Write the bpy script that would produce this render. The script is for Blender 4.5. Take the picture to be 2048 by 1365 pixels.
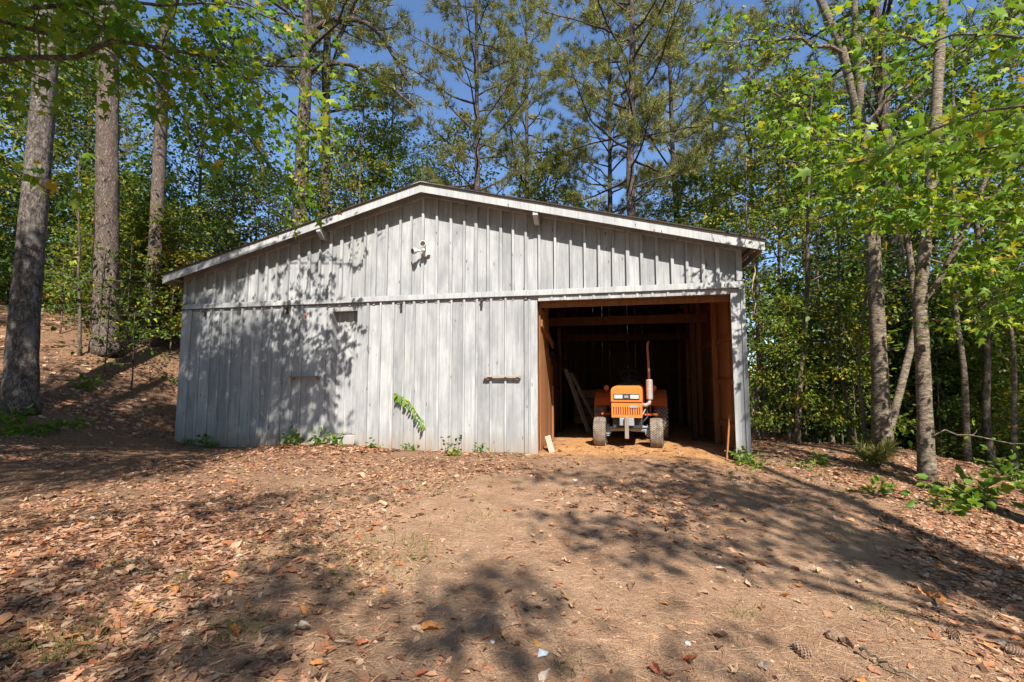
import bpy, bmesh, math, random
import numpy as np
from mathutils import Vector, Matrix

for o in list(bpy.data.objects): bpy.data.objects.remove(o)
scene = bpy.context.scene
C = scene.collection
R = math.radians

# ------------------------------------------------------------------ camera, sky, sun, exposure
CAM_H, PITCH, FPX = 1.3, 0.0819, 927.25
cam_d = bpy.data.cameras.new('camera'); cam = bpy.data.objects.new('camera', cam_d); C.objects.link(cam)
cam.location = (0, 0, CAM_H); cam.rotation_euler = (math.pi/2 + PITCH, 0, 0)
cam_d.sensor_width = 36; cam_d.lens = 36*FPX/2048; cam_d.clip_start = 0.05; cam_d.clip_end = 2000
scene.camera = cam

SUN_EL = R(46); SUN_H = Vector((0.20, -0.98, 0)).normalized()          # horizontal direction towards the sun
SUN = Vector((SUN_H.x*math.cos(SUN_EL), SUN_H.y*math.cos(SUN_EL), math.sin(SUN_EL)))
world = bpy.data.worlds.new('World'); scene.world = world; world.use_nodes = True
wn = world.node_tree.nodes; wl = world.node_tree.links
bg = wn['Background']
sky = wn.new('ShaderNodeTexSky'); sky.sky_type = 'NISHITA'; sky.sun_disc = False
sky.sun_elevation = SUN_EL; sky.sun_rotation = math.atan2(SUN_H.x, SUN_H.y)
sky.altitude = 300; sky.air_density = 1.0; sky.dust_density = 0.6; sky.ozone_density = 6.0
wl.new(sky.outputs[0], bg.inputs['Color']); bg.inputs['Strength'].default_value = 0.12
sd = bpy.data.lights.new('sun', 'SUN'); so = bpy.data.objects.new('sun', sd); C.objects.link(so)
sd.energy = 5.0; sd.angle = R(0.53); sd.color = (1.0, 0.93, 0.83)
so.rotation_euler = (-SUN).to_track_quat('-Z', 'Y').to_euler(); so.location = (3, -10, 20)

scene.view_settings.view_transform = 'Standard'; scene.view_settings.look = 'None'
scene.view_settings.exposure = 0.88; scene.view_settings.gamma = 1.0; scene.view_settings.use_curve_mapping = False
cy = scene.cycles
cy.max_bounces = 7; cy.diffuse_bounces = 4; cy.glossy_bounces = 2; cy.transmission_bounces = 5; cy.transparent_max_bounces = 6
cy.caustics_reflective = False; cy.caustics_refractive = False; cy.sample_clamp_indirect = 6
cy.use_adaptive_sampling = True; cy.adaptive_threshold = 0.015
cy.use_denoising = True; cy.denoiser = 'OPENIMAGEDENOISE'; cy.denoising_input_passes = 'RGB_ALBEDO_NORMAL'; cy.denoising_prefilter = 'NONE'

# ------------------------------------------------------------------ helpers
rng = np.random.default_rng(7)
random.seed(7)

def ray(u, v):
    X = (u-1024)/FPX; V = -(v-682.5)/FPX
    c, s = math.cos(PITCH), math.sin(PITCH)
    return np.array([X, c-s*V, s+c*V])
def at(u, v, y):                       # a point of the photograph at y metres in front of the camera
    d = ray(u, v); return np.array([0, 0, CAM_H]) + d*(y/d[1])

def nrm_rows(a): return a/np.maximum(np.linalg.norm(a, axis=-1, keepdims=True), 1e-9)

class MB:
    """collects polygons; build() links them as one mesh object"""
    def __init__(s): s.v = []; s.f = []; s.n = 0; s.mi = []
    def add(s, verts, faces, mi=0):
        verts = np.asarray(verts, float).reshape(-1, 3)
        s.v.append(verts)
        for f in faces: s.f.append([i+s.n for i in f]); s.mi.append(mi)
        s.n += len(verts); return s
    def box(s, x0, x1, y0, y1, z0, z1, mi=0, mis=None):
        v = [(x0,y0,z0),(x1,y0,z0),(x1,y1,z0),(x0,y1,z0),(x0,y0,z1),(x1,y0,z1),(x1,y1,z1),(x0,y1,z1)]
        f = [(0,3,2,1),(4,5,6,7),(0,1,5,4),(1,2,6,5),(2,3,7,6),(3,0,4,7)]   # bottom top front right back left
        if mis is None: return s.add(v, f, mi)
        s.v.append(np.array(v, float))
        for q, m in zip(f, mis): s.f.append([i+s.n for i in q]); s.mi.append(m)
        s.n += 8; return s
    def bar(s, a, b, w, h, up=(0,0,1), mi=0):
        a = np.array(a, float); b = np.array(b, float); d = b-a; L = np.linalg.norm(d); d /= L
        u = np.array(up, float)
        if abs(u@d) > .95: u = np.array([1.,0,0])
        sd_ = np.cross(d, u); sd_ /= np.linalg.norm(sd_); u = np.cross(sd_, d)
        v = []
        for P in (a, b):
            for q, r_ in ((-1,-1),(1,-1),(1,1),(-1,1)): v.append(P + sd_*q*w/2 + u*r_*h/2)
        return s.add(v, [(0,1,2,3),(7,6,5,4),(0,4,5,1),(1,5,6,2),(2,6,7,3),(3,7,4,0)], mi)
    def tube(s, pts, radii, sides=8, cap=True, mi=0, jitter=0.0, seed=0):
        pts = np.asarray(pts, float); n = len(pts)
        radii = np.broadcast_to(np.asarray(radii, float), (n,))
        tan = np.gradient(pts, axis=0); tan = nrm_rows(tan)
        ref = np.array([0,0,1.]) if abs(tan[0][2]) < .9 else np.array([1.,0,0])
        rg = np.random.default_rng(seed)
        a = np.linspace(0, 2*math.pi, sides, endpoint=False)
        vs = []
        for i in range(n):
            x = np.cross(tan[i], ref); x /= np.linalg.norm(x)+1e-9; y = np.cross(tan[i], x); ref = np.cross(x, tan[i])
            rr = radii[i]*(1+(rg.uniform(-jitter, jitter, sides) if jitter else 0))
            vs.append(pts[i] + np.outer(np.cos(a)*rr, x) + np.outer(np.sin(a)*rr, y))
        f = []
        for i in range(n-1):
            for j in range(sides):
                k = (j+1) % sides
                f.append((i*sides+j, (i+1)*sides+j, (i+1)*sides+k, i*sides+k))
        if cap:
            f.append(tuple(range(sides))); f.append(tuple(reversed(range((n-1)*sides, n*sides))))
        return s.add(np.concatenate(vs), f, mi)
    def lathe(s, prof, origin=(0,0,0), axis='x', n=24, mi=0, closed=False):
        prof = list(prof); m = len(prof); vs = []
        for i in range(n):
            t = 2*math.pi*i/n; c, q = math.cos(t), math.sin(t)
            for (h, r_) in prof:
                p = {'x':(h, r_*c, r_*q), 'y':(r_*c, h, r_*q), 'z':(r_*c, r_*q, h)}[axis]
                vs.append((p[0]+origin[0], p[1]+origin[1], p[2]+origin[2]))
        f = []
        for i in range(n):
            k = (i+1) % n
            for j in range(m if closed else m-1):
                l = (j+1) % m
                f.append((i*m+j, k*m+j, k*m+l, i*m+l))
        return s.add(vs, f, mi)
    def mesh(s, name, mats, smooth=False):
        me = bpy.data.meshes.new(name)
        V = np.concatenate(s.v) if s.v else np.zeros((0,3))
        me.from_pydata(V.tolist(), [], s.f)
        if not isinstance(mats, (list, tuple)): mats = [mats]
        for m in mats: me.materials.append(m)
        if len(mats) > 1: me.polygons.foreach_set('material_index', s.mi)
        if smooth: me.polygons.foreach_set('use_smooth', [True]*len(me.polygons))
        me.update(); return me
    def build(s, name, mats, parent=None, smooth=False, loc=None, bevel=0.0):
        o = link(name, s.mesh(name, mats, smooth), parent)
        if loc is not None: o.location = loc
        if bevel:
            md = o.modifiers.new('bevel', 'BEVEL'); md.width = bevel; md.segments = 2; md.limit_method = 'ANGLE'
        return o

def link(name, data, parent=None):
    o = bpy.data.objects.new(name, data); C.objects.link(o)
    if parent is not None: o.parent = parent
    return o
def empty(name, loc=(0,0,0), rz=0.0):
    o = bpy.data.objects.new(name, None); C.objects.link(o); o.location = loc; o.rotation_euler = (0,0,rz)
    o.empty_display_size = .2; return o
def tag(o, label=None, cat=None, group=None, kind=None):
    for k, x in (('label',label),('category',cat),('group',group),('kind',kind)):
        if x: o[k] = x
    return o

def fast_mesh(name, verts, tris, mat, smooth=False):
    verts = np.ascontiguousarray(verts, np.float32); tris = np.ascontiguousarray(tris, np.int32)
    me = bpy.data.meshes.new(name); nv, nf = len(verts), len(tris)
    k = tris.shape[1]
    me.vertices.add(nv); me.vertices.foreach_set('co', verts.ravel())
    me.loops.add(nf*k); me.loops.foreach_set('vertex_index', tris.ravel())
    me.polygons.add(nf); me.polygons.foreach_set('loop_start', np.arange(0, nf*k, k, dtype=np.int32))
    if smooth: me.polygons.foreach_set('use_smooth', np.ones(nf, bool))
    me.materials.append(mat); me.update(calc_edges=True); return me

# leaf templates: x across, y along, z off the plane
OVAL = (np.array([(0,0,0),(-.30,.30,.07),(-.24,.68,.06),(0,1,-.10),(.24,.68,.06),(.30,.30,.07)]), np.array([(0,2,1),(0,3,2),(0,4,3),(0,5,4)]))
DIAM = (np.array([(0,0,0),(-.33,.45,.05),(0,1,-.06),(.33,.45,.05)]), np.array([(0,2,1),(0,3,2)]))
def _star():
    c = (0,.38,.05); v = [c, (0,0,0)]
    angs = [(-128,.40,-.05),(-104,.20,.02),(-66,.56,-.08),(-34,.24,.03),(0,.64,-.10),(34,.24,.03),(66,.56,-.08),(104,.20,.02),(128,.40,-.05)]
    for a, r_, z in angs: v.append((math.sin(R(a))*r_, .38+math.cos(R(a))*r_, z))
    n = len(v); f = [(0, i, i+1) for i in range(1, n-1)] + [(0, n-1, 1)]
    return np.array(v), np.array([(a, c_, b) for a, b, c_ in f])
STAR = _star()
def _tuft(n=22, seed=3):
    rg = np.random.default_rng(seed); v = []; f = []
    for i in range(n):
        az = rg.uniform(0, 2*math.pi); th = R(rg.uniform(12, 75)); L = rg.uniform(.75, 1.05); b = rg.uniform(-.35, .25)
        d = np.array([math.sin(th)*math.cos(az), math.cos(th), math.sin(th)*math.sin(az)])
        s_ = np.cross(d, rg.normal(size=3)); s_ /= np.linalg.norm(s_); w = .030
        base = np.array([0, b, 0]); k = len(v)
        v += [base-s_*w, base+s_*w, base+d*L]; f.append((k, k+1, k+2))
    return np.array(v), np.array(f)
TUFT = _tuft()

def scatter(name, mat, tmpl, pos, axis, nrm, size, curl=None, xs=None):
    tv, tf = tmpl
    pos = np.asarray(pos, float); n = len(pos)
    y = nrm_rows(np.asarray(axis, float)); x = nrm_rows(np.cross(y, np.asarray(nrm, float))); z = np.cross(x, y)
    sz = np.broadcast_to(np.asarray(size, float), (n,))[:, None, None]
    cz = (np.ones(n) if curl is None else curl)[:, None, None]; cx = (np.ones(n) if xs is None else xs)[:, None, None]
    V = pos[:, None, :] + sz*(tv[None,:,0,None]*x[:,None,:]*cx + tv[None,:,1,None]*y[:,None,:] + tv[None,:,2,None]*z[:,None,:]*cz)
    F = tf[None] + (np.arange(n)*len(tv))[:, None, None]
    return fast_mesh(name, V.reshape(-1,3), F.reshape(-1, tf.shape[1]), mat)

# ------------------------------------------------------------------ materials
class NT:
    def __init__(s, name):
        s.m = bpy.data.materials.new(name); s.m.use_nodes = True; s.t = s.m.node_tree
        s.b = s.t.nodes['Principled BSDF']; s.out = s.t.nodes['Material Output']
    def n(s, typ, **kw):
        q = s.t.nodes.new('ShaderNode'+typ)
        for k, x in kw.items():
            if k in q.inputs: q.inputs[k].default_value = x
            else: setattr(q, k, x)
        return q
    def l(s, a, b): s.t.links.new(a, b)
    def coord(s, kind='Object', scale=(1,1,1), rand=False):
        tc = s.n('TexCoord'); mp = s.n('Mapping'); s.l(tc.outputs[kind], mp.inputs['Vector']); mp.inputs['Scale'].default_value = scale
        if rand:
            oi = s.n('ObjectInfo'); ma = s.n('Math', operation='MULTIPLY'); s.l(oi.outputs['Random'], ma.inputs[0]); ma.inputs[1].default_value = 97.0
            s.l(ma.outputs[0], mp.inputs['Location'])
        return mp.outputs[0]
    def noise(s, vec, scale, detail=4, rough=.6, dist=0):
        q = s.n('TexNoise'); q.inputs['Scale'].default_value = scale; q.inputs['Detail'].default_value = detail
        q.inputs['Roughness'].default_value = rough; q.inputs['Distortion'].default_value = dist
        s.l(vec, q.inputs['Vector']); return q.outputs['Fac']
    def ramp(s, fac, stops, interp='LINEAR'):
        q = s.n('ValToRGB'); q.color_ramp.interpolation = interp
        e = q.color_ramp.elements
        while len(e) < len(stops): e.new(.5)
        for el, (p, c) in zip(e, stops):
            el.position = p; el.color = (c[0], c[1], c[2], 1) if not isinstance(c, (int, float)) else (c, c, c, 1)
        s.l(fac, q.inputs[0]); return q.outputs[0]
    def mix(s, fac, a, b, mode='MIX'):
        q = s.n('Mix', data_type='RGBA', blend_type=mode)
        for k, x in ((0, fac), (6, a), (7, b)):
            if hasattr(x, 'links'): s.l(x, q.inputs[k])
            elif isinstance(x, (int, float)): q.inputs[k].default_value = x if k == 0 else (x, x, x, 1)
            else: q.inputs[k].default_value = (x[0], x[1], x[2], 1)
        return q.outputs[2]
    def math(s, op, a, b=0.0, clamp=False):
        q = s.n('Math', operation=op, use_clamp=clamp)
        for i, x in enumerate((a, b)):
            if hasattr(x, 'links'): s.l(x, q.inputs[i])
            else: q.inputs[i].default_value = x
        return q.outputs[0]
    def bump(s, h, strength=.5, dist=.01):
        q = s.n('Bump'); q.inputs['Strength'].default_value = strength; q.inputs['Distance'].default_value = dist
        s.l(h, q.inputs['Height']); s.l(q.outputs[0], s.b.inputs['Normal']); return q
    def base(s, c, rough=.8, spec=.3, metal=0):
        if hasattr(c, 'links'): s.l(c, s.b.inputs['Base Color'])
        else: s.b.inputs['Base Color'].default_value = (c[0], c[1], c[2], 1)
        if hasattr(rough, 'links'): s.l(rough, s.b.inputs['Roughness'])
        else: s.b.inputs['Roughness'].default_value = rough
        s.b.inputs['Specular IOR Level'].default_value = spec; s.b.inputs['Metallic'].default_value = metal
        return s

def island(t): return t.n('NewGeometry').outputs['Random Per Island']

def leaf_mat(name, stops, trans=.35, tcol=(1.25,1.2,.6), rough=.5, objvar=.25):
    t = NT(name); r_ = island(t); col = t.ramp(r_, stops)
    oi = t.n('ObjectInfo'); hs = t.n('HueSaturation'); t.l(col, hs.inputs['Color'])
    v = t.n('MapRange'); t.l(oi.outputs['Random'], v.inputs[0]); v.inputs[3].default_value = 1-objvar; v.inputs[4].default_value = 1+objvar
    t.l(v.outputs[0], hs.inputs['Value']); col = hs.outputs[0]
    t.base(col, rough, .35)
    tr = t.n('BsdfTranslucent'); tc = t.mix(1.0, col, tcol, 'MULTIPLY'); t.l(tc, tr.inputs[0])
    ms = t.n('MixShader'); ms.inputs[0].default_value = trans
    t.l(t.b.outputs[0], ms.inputs[1]); t.l(tr.outputs[0], ms.inputs[2]); t.l(ms.outputs[0], t.out.inputs[0])
    return t.m

M = {}
M['leaf_green'] = leaf_mat('leaf_green', [(0, (0.082, 0.133, 0.016)), (0.4, (0.127, 0.189, 0.023)), (0.75, (0.202, 0.253, 0.027)), (0.93, (0.359, 0.316, 0.032)), (1, (0.508, 0.278, 0.027))], trans=.4)
M['leaf_maple'] = leaf_mat('leaf_maple', [(0, (0.091, 0.193, 0.022)), (0.4, (0.158, 0.287, 0.027)), (0.8, (0.255, 0.374, 0.032)), (0.95, (0.438, 0.474, 0.043)), (1, (0.487, 0.302, 0.043))], trans=.42, objvar=.1)
M['leaf_dark'] = leaf_mat('leaf_dark', [(0, (0.042, 0.086, 0.018)), (0.5, (0.072, 0.132, 0.025)), (0.9, (0.12, 0.184, 0.03)), (1, (0.264, 0.241, 0.04))], trans=.35)
M['leaf_gold'] = leaf_mat('leaf_gold', [(0, (0.138, 0.176, 0.025)), (0.4, (0.253, 0.253, 0.035)), (0.8, (0.391, 0.308, 0.04)), (1, (0.414, 0.187, 0.03))], trans=.4)
M['needle'] = leaf_mat('needle', [(0, (0.116, 0.147, 0.036)), (0.5, (0.209, 0.231, 0.054)), (0.85, (0.326, 0.301, 0.078)), (1, (0.388, 0.224, 0.072))], trans=.25, tcol=(1.1,1.1,.7))
M['weed'] = leaf_mat('weed', [(0,(.08,.17,.02)),(.6,(.15,.27,.03)),(1,(.30,.36,.05))], trans=.4, objvar=.15)
M['litter'] = leaf_mat('litter', [(0, (0.079, 0.036, 0.021)), (0.15, (0.176, 0.08, 0.044)), (0.38, (0.326, 0.168, 0.096)), (0.6, (0.475, 0.272, 0.163)), (0.72, (0.387, 0.136, 0.056)), (0.84, (0.563, 0.352, 0.222)), (0.95, (0.528, 0.384, 0.274)), (1, (0.422, 0.216, 0.044))], trans=.12, tcol=(1.1,.95,.8), rough=.75, objvar=0)
M['straw'] = leaf_mat('straw', [(0,(.20,.11,.065)),(.5,(.38,.235,.14)),(1,(.56,.39,.24))], trans=.05, tcol=(1,1,1), rough=.8, objvar=0)
M['grass'] = leaf_mat('grass', [(0,(.10,.14,.03)),(.6,(.19,.22,.05)),(1,(.36,.31,.12))], trans=.3, objvar=0)

def bark(name, c0, c1, c2, sc=(9,9,1.6), bump=.9, dist=.03, lichen=None, plate=1.0):
    t = NT(name); v = t.coord('Object', sc, True)
    vo = t.n('TexVoronoi', feature='DISTANCE_TO_EDGE'); vo.inputs['Scale'].default_value = 1.3
    nz = t.noise(v, 2.2, 6, .65, .6); 
    nzc = t.n('TexNoise'); nzc.inputs['Scale'].default_value = 1.7; nzc.inputs['Detail'].default_value = 3; t.l(v, nzc.inputs['Vector'])
    vm_ = t.n('VectorMath', operation='SCALE'); vm_.inputs['Scale'].default_value = 2.6; t.l(nzc.outputs['Color'], vm_.inputs[0])
    va = t.n('VectorMath', operation='ADD'); t.l(v, va.inputs[0]); t.l(vm_.outputs[0], va.inputs[1]); t.l(va.outputs[0], vo.inputs['Vector'])
    pl = t.ramp(vo.outputs['Distance'], [(0,1-plate),(.18,1-plate*.3),(.5,1)])
    h = t.math('MULTIPLY', pl, nz)
    col = t.ramp(h, [(.05,c0),(.35,c1),(.75,c2)] if plate > .5 else [(.27,c0),(.42,c1),(.60,c2)])
    v2 = t.coord('Object', (1.3,1.3,.6), True)
    if lichen: col = t.mix(t.ramp(t.noise(v2, 2.0, 5), [(.55,0),(.72,.75)]), col, lichen)
    t.base(col, .9, .15); t.bump(h, bump, dist); return t.m
M['bark_grey'] = bark('bark_grey', (.035,.03,.026), (.12,.10,.088), (.27,.24,.215), (9,9,4.5), .8, .02, (.22,.215,.20), .3)
M['bark_plated'] = bark('bark_plated', (.045,.034,.028), (.17,.13,.108), (.37,.30,.255), (12,12,3.6), 1.0, .04, None, .62)
M['bark_pine'] = bark('bark_pine', (.05,.04,.035), (.16,.12,.10), (.29,.23,.20), (10,10,3.0), 1.0, .035)
M['bark_pale'] = bark('bark_pale', (.045,.036,.028), (.17,.135,.10), (.36,.30,.235), (5,5,15), .9, .02, (.13,.115,.075), .25)
M['bark_thin'] = bark('bark_thin', (.05,.04,.03), (.13,.105,.08), (.25,.21,.17), (9,9,4), .6, .01, None, .4)

def painted(name, a, b, stain=1.0):
    t = NT(name)
    vg = t.coord('Object', (16,16,.9), True); vf = t.coord('Object', (70,70,3.2), True); vb = t.coord('Object', (2.5,2.5,1.1), True)
    g = t.noise(vg, 1.6, 6, .65); fine = t.noise(vf, 1.5, 3, .7); big = t.noise(vb, 1.2, 4, .6)
    col = t.ramp(g, [(.25,a),(.62,b)])
    col = t.mix(t.ramp(big, [(.35,.55*stain),(.6,0)]), col, (a[0]*.66,a[1]*.68,a[2]*.72))
    crack = t.ramp(t.math('ADD', fine, t.math('MULTIPLY', g, .5)), [(.40,.9),(.53,0)])
    col = t.mix(crack, col, (.17,.165,.16))
    vs_ = t.coord('Object', (26,26,.5), True); st_ = t.noise(vs_, 1.0, 5, .7)
    col = t.mix(t.ramp(st_, [(.56,0),(.70,.6*stain)]), col, (.19,.185,.18))
    vk = t.coord('Object', (9,9,2.6), True); kn = t.n('TexVoronoi'); kn.inputs['Scale'].default_value = 1.0; t.l(vk, kn.inputs['Vector'])
    kn2 = t.ramp(t.math('ADD', kn.outputs['Distance'], t.math('MULTIPLY', t.noise(vf, 2.0, 2), .14)), [(.125,.95),(.175,0)])
    col = t.mix(kn2, col, (.10,.095,.09))
    oi = t.n('ObjectInfo'); hs = t.n('HueSaturation'); t.l(col, hs.inputs['Color']); mr = t.n('MapRange')
    t.l(oi.outputs['Random'], mr.inputs[0]); mr.inputs[3].default_value = .86; mr.inputs[4].default_value = 1.10; t.l(mr.outputs[0], hs.inputs['Value'])
    # mud splashed up from the ground
    ge = t.n('NewGeometry'); sx = t.n('SeparateXYZ'); t.l(ge.outputs['Position'], sx.inputs[0])
    md = t.math('SUBTRACT', .38, sx.outputs[2]); md = t.math('MULTIPLY', md, 2.4, True); md = t.math('MULTIPLY', md, t.ramp(big, [(.3,.2),(.7,1)]), True)
    col = t.mix(md, hs.outputs[0], (.30,.22,.15))
    t.base(col, .82, .2); t.bump(t.math('ADD', fine, g), .35, .004); return t.m
M['paint'] = painted('weathered_grey_paint', (.30,.31,.318), (.475,.485,.49))
M['paint_trim'] = painted('weathered_trim_paint', (.37,.38,.385), (.56,.57,.57), .8)
def rawwood(name, a, b):
    t = NT(name); v = t.coord('Object', (14,14,1.0), True); g = t.noise(v, 2.0, 6, .7, .5)
    col = t.ramp(g, [(.25,a),(.7,b)])
    oi = t.n('ObjectInfo'); hs = t.n('HueSaturation'); t.l(col, hs.inputs['Color']); mr = t.n('MapRange')
    t.l(oi.outputs['Random'], mr.inputs[0]); mr.inputs[3].default_value = .7; mr.inputs[4].default_value = 1.15; t.l(mr.outputs[0], hs.inputs['Value'])
    t.base(hs.outputs[0], .85, .2); t.bump(g, .4, .004); return t.m
M['raw'] = rawwood('aged_bare_wood', (.20,.085,.035), (.40,.19,.085))
M['raw_shaded'] = rawwood('shade_toned_old_wood', (.05,.025,.014), (.12,.06,.032))  # bare wood with the deep shade of the interior put into its colour
M['raw_grey'] = rawwood('weathered_bare_wood', (.24,.19,.15), (.45,.37,.30))

def metal(name, c, rough=.5, met=0.0, dirt=(.25,.17,.11), amt=.5, sc=6.0, spec=.4):
    t = NT(name); v = t.coord('Object', (1,1,1), True); n1 = t.noise(v, sc, 5, .65); n2 = t.noise(v, sc*7, 3, .6)
    f = t.ramp(t.math('ADD', t.math('MULTIPLY', n1, .7), t.math('MULTIPLY', n2, .3)), [(.42,0),(.68,amt)])
    col = t.mix(f, c, dirt); t.base(col, t.ramp(n1, [(.3,rough),(.7,min(1,rough+.25))]), spec, met); t.bump(n2, .15, .002); return t.m
M['orange'] = metal('faded_orange_paint', (.78,.20,.025), .42, 0, (.48,.20,.08), .55, 5)
M['orange_dk'] = metal('dull_orange_paint', (.62,.12,.02), .5, 0, (.30,.12,.05), .6, 5)
M['tyre'] = metal('dusty_rubber', (.045,.042,.04), .85, 0, (.34,.26,.19), .75, 9, .2)
M['tread'] = metal('dusty_tread', (.22,.18,.145), .9, 0, (.48,.40,.32), .9, 9, .1)
M['black'] = metal('black_plastic', (.03,.03,.032), .5, 0, (.16,.12,.09), .35, 8)
M['steel_blue'] = metal('grey_blue_steel', (.30,.36,.41), .5, .2, (.24,.20,.16), .6, 9)
M['muffler'] = metal('heat_dulled_steel', (.50,.46,.42), .55, .5, (.33,.17,.10), .7, 12)
M['rust'] = metal('rusty_pipe', (.40,.17,.08), .8, .1, (.22,.10,.05), .7, 14)
M['iron'] = metal('dark_iron', (.06,.055,.05), .7, .5, (.16,.08,.05), .5, 14)
M['galv'] = metal('galvanised_sheet', (.46,.46,.46), .5, .6, (.26,.20,.16), .6, 3)
M['white_cast'] = metal('white_fixture_paint', (.66,.65,.62), .5, 0, (.34,.33,.31), .5, 20)
M['plastic_white'] = metal('scrap_pale_plastic', (.55,.62,.70), .4, 0, (.4,.4,.4), .3, 30)
M['amber'] = metal('amber_lens', (.62,.13,.03), .25, 0, (.4,.12,.05), .3, 20, .5)
M['lens'] = metal('headlight_lens', (.70,.68,.62), .18, 0, (.36,.32,.27), .6, 60, .6)
M['cone'] = metal('pine_cone_scale', (.22,.13,.085), .85, 0, (.42,.34,.27), .7, 60, .15)
M['stone'] = metal('pale_stone', (.55,.53,.50), .8, 0, (.36,.28,.22), .5, 20, .2)
M['rope'] = metal('old_twine', (.42,.33,.22), .9, 0, (.22,.15,.09), .5, 40, .1)

# ------------------------------------------------------------------ ground
A_SH, W_SH, D_SH = 0.2174, 11.1727, 7.5
EX = np.array([math.cos(A_SH), -math.sin(A_SH), 0]); NIN = np.array([math.sin(A_SH), math.cos(A_SH), 0])
P0 = np.array([3.8127, 7.5851, 0]) - W_SH*EX
def shed_pt(s, d, z=0.0): return P0 + EX*s + NIN*d + np.array([0, 0, z])

cps = [(0,0,-.2),(-3,0,-.06),(3,0,-.42),(0,-6,-.3),(-8,-6,.1),(8,-6,-.9),(0,3,-.13),(-3,3,-.02),(3,3,-.36),(5,4,-.5),
       (-6,5,.12),(-9,5,.4),(-13,4,1.0),(-14,8,1.7),(-9.2,8.6,.72),(-8.1,10.4,.42),(-10.6,12,2.05),(-10.6,13.6,2.35),(-20,15,4.0),(-8.6,14,1.3),
       (-12,20,3.2),(-7.5,19,1.8),(0,22,1.0),(4,19,.3),(5,9.4,.02),(6.2,10,-.08),(7.3,9,-.02),(6.3,7,-.22),(6.6,6,-.33),(9,9,-.37),(7.4,11,-.26),
       (9,6,-.6),(12,14,-1.2),(20,20,-2.4),(10,30,-1),(25,40,-2.5),(-25,40,5),(0,45,2.0),(-150,150,7),(150,150,-6),(0,220,2),(-150,-100,0),(150,-100,-4),(0,-110,-1)]
for s_ in (0, 2.8, 5.6, 8.4, 11.17):
    for d_ in (0, 2.5, 5, 7.5):
        p = shed_pt(s_, d_); cps.append((p[0], p[1], 0.0))
cps = np.array(cps, float)
def _U(r2): return np.where(r2 > 0, .5*r2*np.log(np.maximum(r2, 1e-12)), 0)
_n = len(cps); _d2 = ((cps[:,None,:2]-cps[None,:,:2])**2).sum(-1)
_K = np.zeros((_n+3, _n+3)); _K[:_n,:_n] = _U(_d2) + np.eye(_n)*.08
_K[:_n,_n:] = np.c_[np.ones(_n), cps[:,:2]]; _K[_n:,:_n] = _K[:_n,_n:].T
_w = np.linalg.solve(_K, np.r_[cps[:,2], 0, 0, 0])
def _vn(x, y, s, seed=0):              # smooth value noise
    rg = np.random.default_rng(seed); T = rg.uniform(-1, 1, (64, 64)); x = x*s; y = y*s
    i = np.floor(x).astype(int); j = np.floor(y).astype(int); fx = x-i; fy = y-j; fx = fx*fx*(3-2*fx); fy = fy*fy*(3-2*fy)
    g = lambda a, b: T[a % 64, b % 64]
    return (g(i,j)*(1-fx)+g(i+1,j)*fx)*(1-fy)+(g(i,j+1)*(1-fx)+g(i+1,j+1)*fx)*fy
def gz(x, y, micro=True):
    x = np.atleast_1d(np.asarray(x, float)); y = np.atleast_1d(np.asarray(y, float))
    d2 = (x[:,None]-cps[None,:,0])**2 + (y[:,None]-cps[None,:,1])**2
    z = _U(d2)@_w[:_n] + _w[_n] + _w[_n+1]*x + _w[_n+2]*y
    if micro:
        z = z + .035*_vn(x, y, .9, 1) + .016*_vn(x, y, 2.7, 2) + .007*_vn(x, y, 8, 3) + .0035*_vn(x, y, 21, 4)
        # wheel ruts leading to the open bay
        cx = 1.35 + (y-7)*.03
        f = np.clip((9.0-y)/3, 0, 1)*np.clip((y+1)/3, 0, 1)
        z = z - .03*f*(np.exp(-((x-cx-.75)/.28)**2) + np.exp(-((x-cx+.75)/.28)**2))
    return z
def G(x, y): return float(gz(x, y)[0])

N = 330
q = np.linspace(-1, 1, N); warp = np.sign(q)*(6.5*np.abs(q) + 214*np.abs(q)**5)
gx, gy = np.meshgrid(warp, warp + 4.5, indexing='xy')
gv = np.stack([gx.ravel(), gy.ravel(), np.concatenate([gz(a, b) for a, b in zip(np.array_split(gx.ravel(), 30), np.array_split(gy.ravel(), 30))])], -1)
ii, jj = np.meshgrid(np.arange(N-1), np.arange(N-1), indexing='ij'); a_ = (ii*N+jj).ravel()
gf = np.stack([a_, a_+1, a_+N+1, a_+N], -1)

t = NT('leaf_strewn_dirt'); pv = t.n('NewGeometry').outputs['Position']
def _sc(v, k): mp = t.n('Mapping'); t.l(v, mp.inputs[0]); mp.inputs['Scale'].default_value = (k,k,k); return mp.outputs[0]
n_big = t.noise(_sc(pv,.55), 1, 5, .6, .4); n_mid = t.noise(_sc(pv,3.2), 1, 6, .65); n_fine = t.noise(_sc(pv,26), 1, 6, .7); n_grain = t.noise(_sc(pv,130), 1, 3, .7)
dirt = t.ramp(n_mid, [(.25,(.36,.215,.135)),(.5,(.50,.32,.205)),(.75,(.61,.42,.285))])
dirt = t.mix(t.ramp(n_big, [(.38,.45),(.52,0)]), dirt, (.32,.19,.12))
dirt = t.mix(t.ramp(n_grain, [(.35,.6),(.56,0)]), dirt, (.14,.075,.045))
dirt = t.mix(t.ramp(n_fine, [(.58,0),(.75,.5)]), dirt, (.54,.40,.28))
duff = t.ramp(n_fine, [(.25,(.045,.028,.018)),(.5,(.21,.12,.072)),(.72,(.40,.245,.15)),(.85,(.54,.37,.24))])
sx = t.n('SeparateXYZ'); t.l(pv, sx.inputs[0])
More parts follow.
